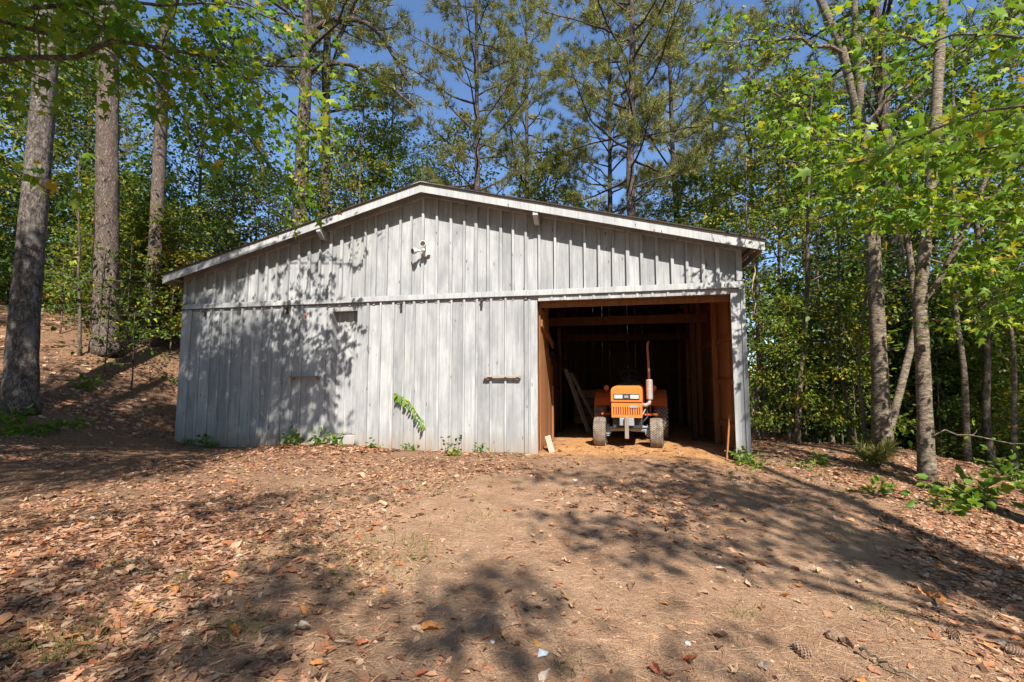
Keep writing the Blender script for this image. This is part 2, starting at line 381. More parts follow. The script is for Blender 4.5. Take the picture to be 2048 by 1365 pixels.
# trodden, bare ground in front of the open bay; leaf mould under the trees either side
cxn = t.math('ABSOLUTE', t.math('SUBTRACT', sx.outputs[0], .9)); side = t.math('MULTIPLY', t.math('SUBTRACT', cxn, 2.6), .33)
far = t.math('MULTIPLY', t.math('SUBTRACT', sx.outputs[1], 5.2), .28)
bare = t.math('ADD', t.math('MAXIMUM', side, far), t.math('MULTIPLY', t.math('SUBTRACT', n_big, .5), 2.6)); bare = t.math('MAXIMUM', bare, 0.0, True)
col = t.mix(t.math('MULTIPLY', bare, .9), dirt, duff)
# orange clay floor of the shed bay
def lin(px, py, n, k):   # signed distance to a line, inside positive
    return t.math('ADD', t.math('MULTIPLY', sx.outputs[0], n[0]), t.math('ADD', t.math('MULTIPLY', sx.outputs[1], n[1]), k))
fr = shed_pt(7.6, -.35); rt = shed_pt(11.1, 0)
ins = t.math('MINIMUM', lin(0,0,NIN,-float(NIN@fr)), t.math('MINIMUM', lin(0,0,EX,-float(EX@fr)), lin(0,0,-EX,float(EX@rt))))
ins = t.math('ADD', t.math('MULTIPLY', t.math('ADD', ins, .15), 1.6), t.math('MULTIPLY', t.math('SUBTRACT', n_mid, .5), 2.6), True)
clay = t.ramp(n_mid, [(.3,(.46,.22,.085)),(.7,(.62,.36,.17))]); clay = t.mix(t.ramp(n_grain, [(.35,.5),(.55,0)]), clay, (.30,.13,.05))
col = t.mix(ins, col, clay)
t.base(col, .95, .1)
hh = t.math('ADD', t.math('MULTIPLY', n_fine, 1.0), t.math('MULTIPLY', n_grain, .35)); t.bump(hh, 1.0, .035)
M['ground'] = t.m
ground = link('ground', fast_mesh('ground', gv, gf, M['ground'], True)); tag(ground, 'bare tan dirt yard strewn with dry leaves, rising to the left', None, None, 'structure')

# ------------------------------------------------------------------ the shed
shed = empty('shed', tuple(P0), -A_SH)
tag(shed, 'weathered grey board and batten shed with one open bay', 'shed')
SL, PK = 0.252, 4.93                   # roof pitch, underside of the roof deck at the ridge
MID = W_SH/2
def under(s): return PK - SL*abs(s-MID)
PT = [M['paint'], M['raw']]
FR6 = (1, 1, 0, 0, 1, 0)               # front and edges painted, back and ends bare

def board(parent, x0, x1, z0, z1a, z1b=None, y=0.0, th=.022, name='board', mats=PT, mis=FR6, tilt=0.0):
    """vertical board; its top may be cut on the slope (z1a left, z1b right)"""
    z1b = z1a if z1b is None else z1b
    b = MB(); c = .0025
    xm = (x0+x1)/2
    v = [(x0-xm,0+c,0),(x0-xm+c,0,0),(x1-xm-c,0,0),(x1-xm,c,0),(x1-xm,th,0),(x0-xm,th,0)]
    top = [z1a-z0, z1a-z0, z1b-z0, z1b-z0, z1b-z0, z1a-z0]
    vs = v + [(p[0]+tilt, p[1], h) for p, h in zip(v, top)]
    b.v.append(np.array(vs)); b.n = 12
    faces = [(0,1,7,6),(1,2,8,7),(2,3,9,8),(3,4,10,9),(4,5,11,10),(5,0,6,11),(5,4,3,2,1,0),(6,7,8,9,10,11)]
    mi = [0,0,0,0,mis[4],0,mis[0],mis[1]]
    b.f = [list(f) for f in faces]; b.mi = mi
    return b.build(name, mats, parent, loc=(xm, y-th, z0))

rw = np.random.default_rng(21)
# gable wall: framing behind, boards and battens on it
gw = MB()
for z in (2.74, 3.4):
    s_lo = 0.1 if under(.1) > z+.1 else MID-(PK-z-.12)/SL; gw.box(s_lo+.03, W_SH-s_lo-.03, .035, .075, z-.045, z+.045)
gw.box(.02, .12, .04, .14, -.05, 3.2); gw.box(W_SH-.14, W_SH-.03, .04, .14, -.05, 3.2)
gable = gw.build('gable_wall', M['raw'], shed)
edges = [.0]
while edges[-1] < W_SH-.30: edges.append(edges[-1]+rw.choice([.225,.245,.25,.26,.285,.235]))
edges[-1] = W_SH
for a, b_ in zip(edges[:-1], edges[1:]):
    zlo = 2.74
    board(gable, a+.002, b_-.002, zlo, under(a)-.006, under(b_)-.006, y=rw.uniform(0,.005), tilt=rw.uniform(-.003,.003))
for a in edges[1:-1]:
    w = rw.choice([.045,.05,.042,.06]); zlo = 2.74
    board(gable, a-w/2, a+w/2, zlo, under(a-w/2)-.01, under(a+w/2)-.01, y=-.024+rw.uniform(-.002,.002), th=.05, name='batten', tilt=rw.uniform(-.006,.006))
for a, w in ((.03,.07), (W_SH-.05,.09)):
    board(gable, a-w/2, a+w/2, 2.92, under(a)-.03, y=-.026, th=.045, name='corner_batten')

# long track board across the front
tb = MB()
for x0, x1, dz in ((.03, 3.9, 0), (3.903, 7.55, .003), (7.553, W_SH-.02, 0)): tb.box(x0, x1, -.118, -.08, 2.795+dz, 2.895+dz)
tb.build('track_board', M['paint_trim'], shed, bevel=.004)

hb = [7.76]
while hb[-1] < 10.7: hb.append(hb[-1]+rw.choice([.235,.25,.27]))
hb[-1] = 10.97
for a, b_ in zip(hb[:-1], hb[1:]): board(gable, a+.002, b_-.002, 2.698+rw.uniform(0,.004), 2.793, y=-.05, th=.026, name='board')
for a in hb[1:-1]: board(gable, a-.02, a+.02, 2.700, 2.793, y=-.0765, th=.012, name='batten')
def door_panel(x0, x1, z0, z1, y, seed, hangers, sag=0.0):
    rg = np.random.default_rng(seed)
    fr = MB()
    for z in (.35, 1.35, 2.45): fr.box(x0+.04, x1-.04, y+.003, y+.04, z-.05, z+.05)
    d = fr.build('sliding_door', M['raw'], shed)
    e = [x0]
    while e[-1] < x1-.30: e.append(e[-1]+rg.choice([.20,.225,.24,.25,.27]))
    e[-1] = x1
    for a, b_ in zip(e[:-1], e[1:]):
        board(d, a+.003, b_-.003, z0-.12+rg.uniform(-.02,.015)-sag*(a-x0), z1, y=y-rg.uniform(0,.006), tilt=rg.uniform(-.004,.004))
    for k, a in enumerate(e[1:-1]):
        w = rg.choice([.035,.042,.05]); board(d, a-w/2, a+w/2, z0-.11+rg.uniform(.0,.05)-sag*(a-x0), z1-rg.uniform(0,.01), y=y-.0285, th=.034, name='batten', tilt=rg.uniform(-.008,.008))
    for h in hangers:
        m = MB(); m.box(h-.02, h+.02, y-.080, y-.065, z1-.16, z1-.003); m.lathe([(-.012,0),(-.012,.03),(.012,.03),(.012,0)], (h, y-.085, z1-.03), 'y', 12)
        m.lathe([(-.006,0),(-.006,.012),(.006,.012),(.006,0)], (h, y-.064, z1-.13), 'y', 8)
        m.build('roller_hanger', M['iron'], d)
    return d
d1 = door_panel(-.03, 3.50, .03, 2.775, -.035, 4, (.62, 2.62), 0.004)
d2 = door_panel(4.17, 7.497, -.02, 2.780, -.035, 9, (5.12, 6.72), 0.012)
for d, x0, x1 in ((d1, 2.75, 3.42), (d2, 6.78, 7.46)):
    m = MB(); m.box(x0, x1, -.165, -.1, 1.335, 1.365); m.box(x0+.05, x0+.09, -.13, -.066, 1.29, 1.334); m.box(x1-.09, x1-.05, -.13, -.066, 1.29, 1.334)
    m.build('handle_bar', M['raw_grey'], d, bevel=.003)
# narrow fixed bay between the doors, set back
nb = MB(); nb.box(3.56, 4.16, .16, .20, .1, 2.7); bay = nb.build('fixed_panel', M['raw'], shed)
for a, b_ in ((3.622, 3.80), (3.803, 3.985), (3.988, 4.16)): board(bay, a, b_, .22, 2.70, y=.15, tilt=.002)
for a in (3.80, 3.986): board(bay, a-.02, a+.02, .24, 2.66, y=.127, th=.014, name='batten')
nb = MB(); nb.box(3.505, 3.62, -.055, .15, -.02, 2.64); nb.build('jamb', M['paint'], bay)
nb = MB(); nb.box(3.503, 4.165, -.052, .15, 2.643, 2.778); nb.build('lintel', M['paint'], bay)
nb = MB(); nb.box(3.622, 4.16, -.02, .15, -.04, .21); nb.build('sill', M['paint_trim'], bay, bevel=.004)
# jamb boards of the open bay
jb = MB(); jb.box(7.51, 7.74, .0, .10, -.1, 2.70); jbo = jb.build('door_jamb', M['raw'], shed)
board(jbo, 7.503, 7.60, -.06, 2.782, y=-.026, tilt=.002); board(jbo, 7.603, 7.745, -.06, 2.782, y=-.026, tilt=-.002); board(jbo, 7.582, 7.622, -.04, 2.776, y=-.05, th=.016, name='batten')
pb = MB(); pb.box(W_SH-.13, W_SH-.02, .15, .26, -.1, 2.69); pbo = pb.build('door_jamb', M['raw'], shed)
board(pbo, 10.975, 11.075, -.12, 2.782, y=-.026, tilt=.003); board(pbo, 11.077, 11.185, -.12, 2.782, y=-.026); board(pbo, 11.13, 11.195, -.10, 2.78, y=-.05, th=.02, name='batten')
lt = MB(); lt.box(7.76, W_SH-.15, .08, .14, 2.60, 2.69); lt.build('header_beam', M['raw'], shed)

# side and back walls: boards outside, posts and girts inside
def long_wall(name, pts_a, pts_b, inward, ztop, posts, girts, seed, h_fn=None):
    rg = np.random.default_rng(seed); a = np.array(pts_a, float); b_ = np.array(pts_b, float); d = b_-a; L = np.linalg.norm(d); d /= L
    inn = np.array(inward, float); m = MB(); 
    up = lambda p, z: (p[0], p[1], z)
    for k in range(posts):
        p = a + d*(L*(k+.03)/(posts-.94)) + inn*.055; zt = (h_fn(p) if h_fn else ztop)-.08; m.bar(up(p,-.1), up(p,zt), .10, .09, up=(d[0],d[1],0))
    for z in girts:
        p, q_ = a+inn*.022+d*.1, b_+inn*.022-d*.1; m.bar(up(p,z), up(q_,z), .036, .10)
    rawm = M['raw_shaded'] if name == 'back_wall' or a[0] < 1 else M['raw']
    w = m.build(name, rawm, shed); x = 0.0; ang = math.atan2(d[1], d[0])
    while x < L-.01:
        bw = min(rg.choice([.24,.26,.28,.30]), L-x)
        if L-x-bw < .08: bw = L-x
        p = a+d*x; p2 = a+d*(x+bw); z1, z2 = (h_fn(p), h_fn(p2)) if h_fn else (ztop, ztop)
        bm = MB(); bm.box(0, bw-.002, -.011, .011, 0, 1); V = bm.v[0]
        V[4:,2] = np.where(V[4:,0] > bw/2, z2, z1)+.06
        o = bm.build('board', [M['paint'], rawm], w); ns = 1 if np.cross([d[0],d[1],0],[inn[0],inn[1],0])[2] > 0 else -1
        me = o.data; me.polygons.foreach_set('material_index', [1,1] + ([0,0,1,0] if ns > 0 else [1,0,0,0]))
        o.location = (p[0]-inn[0]*.012, p[1]-inn[1]*.012, -.06); o.rotation_euler = (0,0,ang); x += bw
    return w
EV = under(0)-.02
long_wall('side_wall', (W_SH-.012,.16), (W_SH-.012, D_SH-.03), (-1,0), EV, 5, (.45,1.25,2.05,2.9), 31)
long_wall('side_wall', (.012,.16), (.012, D_SH-.03), (1,0), EV, 5, (.45,1.25,2.05,2.9), 32)
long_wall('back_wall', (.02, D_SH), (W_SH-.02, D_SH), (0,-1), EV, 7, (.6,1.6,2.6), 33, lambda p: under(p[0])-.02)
# partition inside the bay
pt = MB()
for k, y in enumerate((.2, .95, 1.75)): pt.box(7.60, 7.69, y, y+.09, -.05, 2.7 if k < 2 else 3.6)
for z in (.5, 1.35, 2.2): pt.box(7.69, 7.725, .16, 1.84, z-.05, z+.05)
part_ = pt.build('partition', M['raw'], shed)
y = .13; rg = np.random.default_rng(5)
for k in range(7):
    w = rg.choice([.22,.25,.27]); h = 2.65 if k < 3 else 2.2-.1*k
    bm = MB(); bm.box(7.745+rg.uniform(0,.004), 7.768, y, y+w-.006, -.05, h+rg.uniform(-.04,.04)); bm.build('board', M['raw'], part_); y += w
bm = MB(); bm.bar((7.79,.16,2.33), (7.79,1.8,2.02), .03, .13); bm.build('brace', M['raw'], part_)
bm = MB(); bm.box(7.772, 7.80, 1.66, 1.76, 0, 1.15); bm.build('stud', M['raw'], part_)
# inner posts, beams, rafters
ib = MB(); ib.box(7.5, W_SH-.13, 2.3, 2.39, 2.52, 2.70); ib.build('tie_beam', M['raw_shaded'], shed)
ib = MB(); ib.box(7.5, W_SH-.13, 4.9, 4.99, 2.36, 2.54); ib.build('tie_beam', M['raw_shaded'], shed)
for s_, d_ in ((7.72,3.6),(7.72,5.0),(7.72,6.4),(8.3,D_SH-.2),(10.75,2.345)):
    ib = MB(); ib.box(s_-.05, s_+.05, d_-.05 if d_ != 2.345 else 2.40, d_+.05 if d_ != 2.345 else 2.50, -.1, under(s_)-.13); ib.build('post', M['raw_shaded'], shed)
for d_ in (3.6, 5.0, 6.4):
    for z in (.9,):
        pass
gi = MB(); gi.box(7.66, 7.70, 1.9, 7.3, 1.30, 1.42); gi.box(7.66, 7.70, 1.9, 7.3, .5, .62); gi.build('girt', M['raw_shaded'], shed)
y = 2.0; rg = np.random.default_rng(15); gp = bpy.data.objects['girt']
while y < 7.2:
    w = rg.choice([.24,.28,.3]); bm = MB(); bm.box(7.705, 7.727, y, y+w-.004, -.05, 1.9+rg.uniform(-.05,.05)); bm.build('board', M['raw_shaded'], gp); y += w

# roof
rf = MB(); OH, OS = .32, .27
nx = 120
for sgn in (-1, 1):
    xs = [MID + sgn*k*(MID+OS+.03)/2 for k in range(3)]
    vs = []; ny = 130
    for j in range(ny+1):
        d = -OH-.04 + (D_SH+2*OH+.08)*j/ny; rip = .010*(1 if (j % 4) in (0,) else 0)
        for x in xs: vs.append((x, d, under(x)+.052+rip + (0.012 if x == MID else 0)))
    m3 = len(xs); f = []
    for j in range(ny):
        for k in range(m3-1):
            a = j*m3+k; qd = (a, a+1, a+m3+1, a+m3); f.append(qd if sgn > 0 else qd[::-1])
    rf.add(vs, f)
roof = rf.build('roof', M['galv'], shed)
md = roof.modifiers.new('solid', 'SOLIDIFY'); md.thickness = .004
rc = MB()
for sgn in (-1, 1): rc.bar((MID+sgn*.06, -OH-.06, PK+.062-.012), (MID+sgn*.06, D_SH+OH, PK+.062-.012), .15, .012, up=(sgn*SL,0,1))
rc.build('ridge_cap', M['galv'], roof)
def slope_bar(y0, y1, zt, zb, name, mat, parent, e=OS, jog=0.0):
    for sgn in (-1, 1):
        m = MB(); xa, xb = MID + sgn*.001, MID + sgn*(MID+e)
        za, zb_ = under(MID), under(MID) - SL*(MID+e)
        v = [(xa,y0,za+zb),(xb,y0,zb_+zb),(xb,y0,zb_+zt),(xa,y0,za+zt),(xa,y1,za+zb),(xb,y1,zb_+zb),(xb,y1,zb_+zt),(xa,y1,za+zt)]
        f = [(0,1,2,3),(7,6,5,4),(0,4,5,1),(1,5,6,2),(2,6,7,3),(3,7,4,0)]
        m.add(v, [q_ if sgn > 0 else q_[::-1] for q_ in f]); m.build(name, mat, parent, bevel=.003)
slope_bar(-OH-.022, -OH, .048, -.125, 'fascia', M['paint_trim'], roof)
slope_bar(-OH-.055, -OH-.0235, .066, .043, 'drip_edge', M['iron'], roof, OS+.02)
slope_bar(-OH+.001, -OH+.04, .018, -.10, 'barge_rafter', M['paint'], roof, OS-.01)
slope_bar(-.095, -.028, .0, -.12, 'wall_rafter', M['paint'], roof, .0)
slope_bar(D_SH+OH, D_SH+OH+.022, .048, -.125, 'fascia', M['paint_trim'], roof)
for d_ in (1.2, 2.6, 4.0, 5.4, 6.8): slope_bar(d_-.02, d_+.02, -.02, -.15, 'rafter', M['raw_shaded'], roof, OS-.04)
for k, s_ in enumerate(np.linspace(-OS+.05, W_SH+OS-.05, 16)):                           # purlins under the sheets
    m = MB(); z = under(s_)+.012; m.box(s_-.045, s_+.045, -OH+.042, D_SH+OH-.01, z-.014, z+.018); m.build('purlin', M['raw_grey'], roof)
for s_ in (3.42, 7.76):                                                                # lookout brackets under the barge
    m = MB(); z = under(s_)-.122
    m.add([(s_-.045,-OH-.004,z+.0),(s_-.045,-.03,z+.0),(s_-.045,-.03,z-.17),(s_-.045,-OH+.14,z-.17),(s_-.045,-OH-.004,z-.06),
           (s_+.045,-OH-.004,z-.0),(s_+.045,-.03,z-.0),(s_+.045,-.03,z-.17),(s_+.045,-OH+.14,z-.17),(s_+.045,-OH-.004,z-.06)],
          [(0,4,3,2,1),(5,6,7,8,9),(0,5,9,4),(4,9,8,3),(3,8,7,2),(0,1,6,5),(1,2,7,6)])
    m.build('lookout_bracket', M['paint_trim'], roof, bevel=.004)
# eave fascia on the right, torn loose a little
m = MB(); m.box(W_SH+OS-.03, W_SH+OS-.008, -OH+.05, D_SH+OH, under(W_SH+OS)-.13, under(W_SH+OS)-.02); m.build('eave_board', M['raw_grey'], roof)
m = MB(); m.box(-OS+.008, -OS+.03, -OH+.05, D_SH+OH, under(-OS)-.13, under(-OS)-.02); m.build('eave_board', M['raw_grey'], roof)

# twin flood lamp on the gable
fl = empty('flood_light', tuple(shed_pt(5.60, -.05, 3.74)), -A_SH); tag(fl, 'white twin flood lamp fixture mounted high on the grey gable', 'light fixture')
m = MB(); m.box(-.075, .075, -.035, .008, -.075, .055); m.build('base_box', M['white_cast'], fl, bevel=.008)
for sgn, tl in ((-1, -.05), (1, .06)):
    m = MB(); c = np.array([-.05+sgn*.055, -.10, .07 if sgn > 0 else .0]); dirn = nrm_rows(np.array([sgn*.35-.25, -.8, -.25 if sgn < 0 else .1]))
    pr = [(0,.022),(.05,.028),(.09,.055),(.15,.062),(.155,.055),(.12,.03)]
    pts = [c + dirn*h for h, r_ in pr[:4]]; m.tube(pts, [r_ for h, r_ in pr[:4]], 14)
    o = m.build('lamp_head', M['white_cast'], fl, smooth=False)
    m = MB(); m.tube([c+dirn*.151, c+dirn*.156], [.05,.045], 14); m.build('lens', M['iron'], o)
    m = MB(); m.tube([np.array([0.,-.03,0]), c + dirn*.01], [.014,.014], 8); m.build('arm', M['white_cast'], fl)
m = MB(); m.box(-.03, .03, -.09, -.036, -.115, -.055); m.build('motion_sensor', M['white_cast'], fl, bevel=.01)

# ------------------------------------------------------------------ tractor (local: -y is forward, z up, origin under the front axle)
ax = (at(1202, 893, 9.1)+at(1313, 897, 8.86))/2
tr = empty('tractor', (float(ax[0]), float(ax[1]), 0.012), -A_SH-.08); tag(tr, 'small faded orange compact tractor parked nose out in the open bay', 'tractor')
def wheel(x, y, r_, w, rim_r, nl, rows, name='wheel', sgn=1):
    we = MB()
    hw = w/2
    prof = [(-hw*.78,rim_r),(-hw*.98,rim_r+(r_-rim_r)*.35),(-hw*.97,r_*.86),(-hw*.80,r_*.955),(-hw*.4,r_*.985),(0,r_*.99),(hw*.4,r_*.985),(hw*.80,r_*.955),(hw*.97,r_*.86),(hw*.98,rim_r+(r_-rim_r)*.35),(hw*.78,rim_r)]
    we.lathe(prof, (x,y,r_), 'x', 36)
    for i in range(nl):
        for k in range(rows):
            f = (k+.5)/rows*2-1; a = 2*math.pi*(i+(.5 if k % 2 else 0))/nl; rr = r_*(.985-.05*abs(f)**3)
            c = np.array([x+f*hw*.86, y+math.cos(a)*rr, r_+math.sin(a)*rr]); tdir = np.array([0,-math.sin(a),math.cos(a)]); sk = np.array([.55*(1 if k % 2 else -1),0,0])
            d = nrm_rows(tdir*.8+sk); L = math.pi*r_/nl*.66
            we.bar(c-d*L, c+d*L, hw*1.15/rows, .018*r_/.28, up=(0,math.cos(a),math.sin(a)), mi=1)
    wo = we.build(name, [M['tyre'], M['tread']], tr)
    m = MB(); m.lathe([(-hw*.5,0),(-hw*.5,rim_r*.5),(-hw*.2,rim_r*.55),(-hw*.15,rim_r*.9),(-hw*.76,rim_r*1.0),(-hw*.8,rim_r*1.04)], (x,y,r_), 'x', 24)
    m.lathe([(hw*.5,0),(hw*.5,rim_r*.5),(hw*.2,rim_r*.55),(hw*.15,rim_r*.9),(hw*.76,rim_r*1.0),(hw*.8,rim_r*1.04)], (x,y,r_), 'x', 24); m.build('rim', M['steel_blue'], wo)
    m = MB(); m.lathe([(-hw*.7,0),(-hw*.7,rim_r*.25),(hw*.7,rim_r*.25),(hw*.7,0)], (x,y,r_), 'x', 14); m.build('hub', M['steel_blue'], wo)
for sg in (-1, 1):
    wheel(sg*.52, 0, .275, .25, .15, 40, 8); wheel(sg*.62, 1.42, .47, .31, .27, 34, 8)
def rounded(m, x0, x1, y0, y1, z0, z1, rc=.06, n=5, taper=0.0):
    """box with rounded top edges along y"""
    pr = [(x0,z0),(x0,z1-rc)] + [(x0+rc-math.cos(a)*rc, z1-rc+math.sin(a)*rc) for a in np.linspace(0, math.pi/2, n)[1:]] + [(x1-rc+math.sin(a)*rc, z1-rc+math.cos(a)*rc) for a in np.linspace(0, math.pi/2, n)[:-1]] + [(x1,z1-rc),(x1,z0)]
    k = len(pr); v = [(px, y0, pz) for px, pz in pr] + [(px, y1, pz+taper) for px, pz in pr]
    m.add(v, [tuple(range(k-1,-1,-1)), tuple(range(k,2*k))] + [(i, (i+1)%k, k+(i+1)%k, k+i) for i in range(k)])
m = MB(); rounded(m, -.285, .285, -.33, .75, .86, 1.15, .085, 6, .02); hood = m.build('hood', M['orange'], tr, bevel=.012)
m = MB(); m.box(-.235, .235, -.342, -.322, .905, 1.015); lp = m.build('headlight_panel', M['black'], hood, bevel=.006)
for sg in (-1, 1):
    m = MB(); m.box(sg*.145-.075, sg*.145+.075, -.352, -.338, .925, .995); m.build('headlight', M['lens'], lp, bevel=.008)
m = MB(); m.box(-.035, .035, -.349, -.340, .94, .985); m.build('badge', M['steel_blue'], lp)
# grille shell: frame with real slots
g = MB(); z0, z1 = .555, .845; g.box(-.278, .278, -.30, .70, z0+.02, z1)
grille = g.build('grille_shell', M['orange'], tr, bevel=.012)
m = MB(); m.box(-.275, .275, -.325, -.301, z1-.075, z1-.001); m.box(-.275, .275, -.325, -.301, z0+.021, z0+.07)
for k in range(13):
    x = -.255+k*.0425
    if k in (0, 12): m.box(-.275 if k == 0 else x-.012, x+.012 if k == 0 else .275, -.325, -.301, z0+.071, z1-.076)
    else: m.box(x-.012, x+.012, -.325, -.301, z0+.071, z1-.076)
m.build('grille_bars', M['orange'], grille)
m = MB(); m.box(-.25, .25, -.3035, -.3005, z0+.072, z1-.077); m.build('grille_screen', M['black'], grille)
m = MB(); m.box(.05, .19, -.336, -.326, .755, .800); m.build('name_plate', M['steel_blue'], grille, bevel=.003)
m = MB(); m.box(-.27, .27, -.20, 1.3, .36, .56); m.build('engine_block', M['black'], tr, bevel=.02)
# front frame, axle, weight bracket
m = MB(); m.box(-.13, .13, -.36, -.20, .43, .57); m.build('front_bracket', M['steel_blue'], tr, bevel=.01)
m = MB(); m.box(-.035, .035, -.43, -.362, .20, .60); m.build('tow_bar', M['raw_grey'], tr, bevel=.01)
m = MB(); m.tube([(-.44,0,.30),(-.28,0,.34),(0,0,.36),(.28,0,.34),(.44,0,.30)], [.045,.055,.06,.055,.045], 10)
for sg in (-1, 1):
    m.tube([(sg*.38,0,.20),(sg*.38,0,.42)], [.045,.04], 10); m.box(sg*.38-.06, sg*.38+.06, -.06, .06, .24, .34)
axle = m.build('front_axle', M['steel_blue'], tr, smooth=False)
m = MB(); m.tube([(.40,-.05,.38),(.18,-.12,.42),(-.38,-.08,.36)], [.014]*3, 8); m.build('tie_rod', M['steel_blue'], axle)
m = MB(); m.tube([(.16,-.14,.42),(.24,-.06,.55),(.33,.05,.72)], [.012]*3, 8); m.build('steering_rod', M['steel_blue'], axle)
# exhaust
m = MB(); m.tube([(.26,.02,.80),(.34,.02,.79),(.40,.02,.83),(.41,.02,.90)], [.038,.038,.038,.036], 12); ex = m.build('exhaust_elbow', M['muffler'], tr, smooth=True)
m = MB(); m.lathe([(.0,.02),(.0,.055),(.02,.062),(.36,.062),(.38,.055),(.385,.02)], (.41,.02,.90), 'z', 18); m.build('muffler', M['muffler'], tr)
m = MB(); m.tube([(.41,.02,1.28),(.405,.02,1.6),(.39,.02,1.92),(.40,.03,1.98),(.425,.05,2.01)], [.024,.023,.023,.024,.026], 12); m.build('exhaust_pipe', M['rust'], tr, smooth=True)
m = MB(); m.tube([(-.29,.1,.80),(-.33,.05,.70),(-.31,-.02,.58),(-.26,-.05,.50)], [.014]*4, 8); m.build('hose', M['black'], tr, smooth=True)
m = MB(); m.tube([(.29,.25,.74),(.35,.2,.66),(.36,.1,.56),(.28,.0,.48)], [.013]*4, 8); m.build('hose', M['black'], tr, smooth=True)
m = MB(); m.box(.285, .37, .18, .42, .62, .74); m.build('air_cleaner', M['black'], tr, bevel=.015)
m = MB(); m.tube([(-.05,.30,1.17),(-.03,.36,1.24),(.03,.42,1.20),(.06,.5,1.18)], [.006]*4, 6); m.build('wire', M['black'], tr, smooth=True)
# cowl, dash, fenders, floor, seat, steering wheel
m = MB(); rounded(m, -.30, .30, .76, 1.0, .56, 1.13, .08, 5, .06); m.build('cowl', M['orange_dk'], tr, bevel=.01)
for sg in (-1, 1):
    m = MB(); xa, xb = (.30, .56) if sg > 0 else (-.56, -.30)
    m.box(xa, xb, .55, 1.15, .555, .585); m.build('footboard', M['orange_dk'], tr, bevel=.006)
    m = MB(); ang = np.linspace(R(155), R(20), 9); ro, ri = .56, .53; xa, xb = (.40, .74) if sg > 0 else (-.74, -.40); v = []
    for a in ang:
        c_, s_ = math.cos(a), math.sin(a)
        for r_ in (ro, ri):
            for x in (xa, xb): v.append((x, 1.42+c_*r_*-1*-1, .50+s_*r_))
    f = []
    for i in range(len(ang)-1):
        a = i*4; b_ = a+4; f += [(a,a+1,b_+1,b_),(a+3,a+2,b_+2,b_+3),(a+2,a,b_,b_+2),(a+1,a+3,b_+3,b_+1)]
    f += [(0,2,3,1), tuple(len(v)-4+i for i in (0,1,3,2))]
    m.add(v, f)
    xs_ = xa if sg > 0 else xb-.02; m.box(xs_-.004, xs_+.024, .95, 1.75, .58, .90)
    m.box(xs_-.002 if sg > 0 else xs_+.004, xs_+.016 if sg > 0 else xs_+.022, .86, .95, .58, 1.02)
    fe = m.build('fender', M['orange_dk'], tr)
    m = MB(); m.lathe([(0,0),(0,.055),(.035,.055),(.045,.045),(.05,0)], (sg*.49, .99, 1.10), 'y', 16); m.tube([(sg*.49,1.0,1.0),(sg*.49,1.0,1.09)], [.012]*2, 6)
    lo = m.build('fender_lamp', M['amber'], fe)
m = MB(); m.box(-.23, .23, 1.25, 1.65, .78, .86); m.box(-.22, .22, 1.66, 1.74, .86, 1.24); m.build('seat', M['black'], tr, bevel=.03)
m = MB(); cw = np.array([0,1.02,1.37]); tl = R(35); u_ = np.array([1,0,0]); w_ = np.array([0,math.cos(tl),math.sin(tl)])
ring = [cw+u_*math.cos(a)*.19+w_*math.sin(a)*.19 for a in np.linspace(0, 2*math.pi, 25)]
m.tube(ring, [.013]*25, 8, cap=False)
for a in (R(90), R(210), R(330)): m.tube([cw, cw+u_*math.cos(a)*.19+w_*math.sin(a)*.19], [.009]*2, 6)
m.build('steering_wheel', M['black'], tr); m = MB(); m.tube([(0,.92,1.12),(0,1.02,1.36)], [.025,.025], 10); m.build('steering_column', M['black'], tr)

# ------------------------------------------------------------------ loose things in and on the shed
def plank(label, a, b, w, th, mat, up=(0,0,1), cat='plank'):
    m = MB(); a = np.array(a); b = np.array(b); mid = (a+b)/2; m.bar(a-mid, b-mid, w, th, up=up); return tag(m.build('plank', mat, loc=tuple(mid)), label, cat)
plank('long bare plank leaning against the dim inside wall left of the tractor', shed_pt(8.45,3.3,.02), shed_pt(7.86,3.7,1.55), .13, .03, M['raw_grey'])
plank('shorter bare plank leaning nearer the tractor beside the long plank', shed_pt(8.75,3.35,.02), shed_pt(8.0,3.75,1.45), .11, .03, M['raw_grey'])
plank('short pale board offcut propped at the foot of the left door jamb', shed_pt(7.99,.02,.0), shed_pt(7.87,.30,.26), .10, .022, M['raw_grey'], (0,1,.3))
plank('thin weathered stick leaning inside the right door jamb', shed_pt(10.84,.02,-.02), shed_pt(10.93,.12,.72), .035, .025, M['raw'])
# dusty crates and a tarp-covered heap at the back of the bay
bx = empty('storage_crate', tuple(shed_pt(8.3,5.6,0)), -A_SH+.1); tag(bx, 'dark wooden crate in the gloom behind the tractor on the left', 'crate')
for k in range(4):
    m = MB(); m.box(-.4, .4, -.3, -.275, .04+k*.24, .04+k*.24+.21); m.build('slat', M['raw'], bx)
    m = MB(); m.box(.376, .4, -.27, .3, .04+k*.24, .04+k*.24+.21); m.build('slat', M['raw'], bx)
for x, y in ((-.36,-.25),(.34,-.25),(-.36,.27),(.34,.27)):
    m = MB(); m.box(x-.02, x+.02, y-.02, y+.02, 0, 1.0); m.build('corner_post', M['raw'], bx)
m = MB(); m.box(-.4, .4, -.27, .3, .96, .985); m.build('lid', M['raw'], bx)

# twine hanging from the right eave
e0 = shed_pt(W_SH+.16, -.12, 3.2)
m = MB(); pts = [np.zeros(3)]
for k in range(16): pts.append(pts[-1]+np.array([random.uniform(-.02,.02), random.uniform(-.02,.02), -.055]))
m.tube(pts, [.008+.008*(k in (4,5,10)) for k in range(17)], 6)
tag(m.build('hanging_twine', M['rope'], loc=tuple(e0)), 'frayed tan twine hanging from the right eave corner', 'twine')

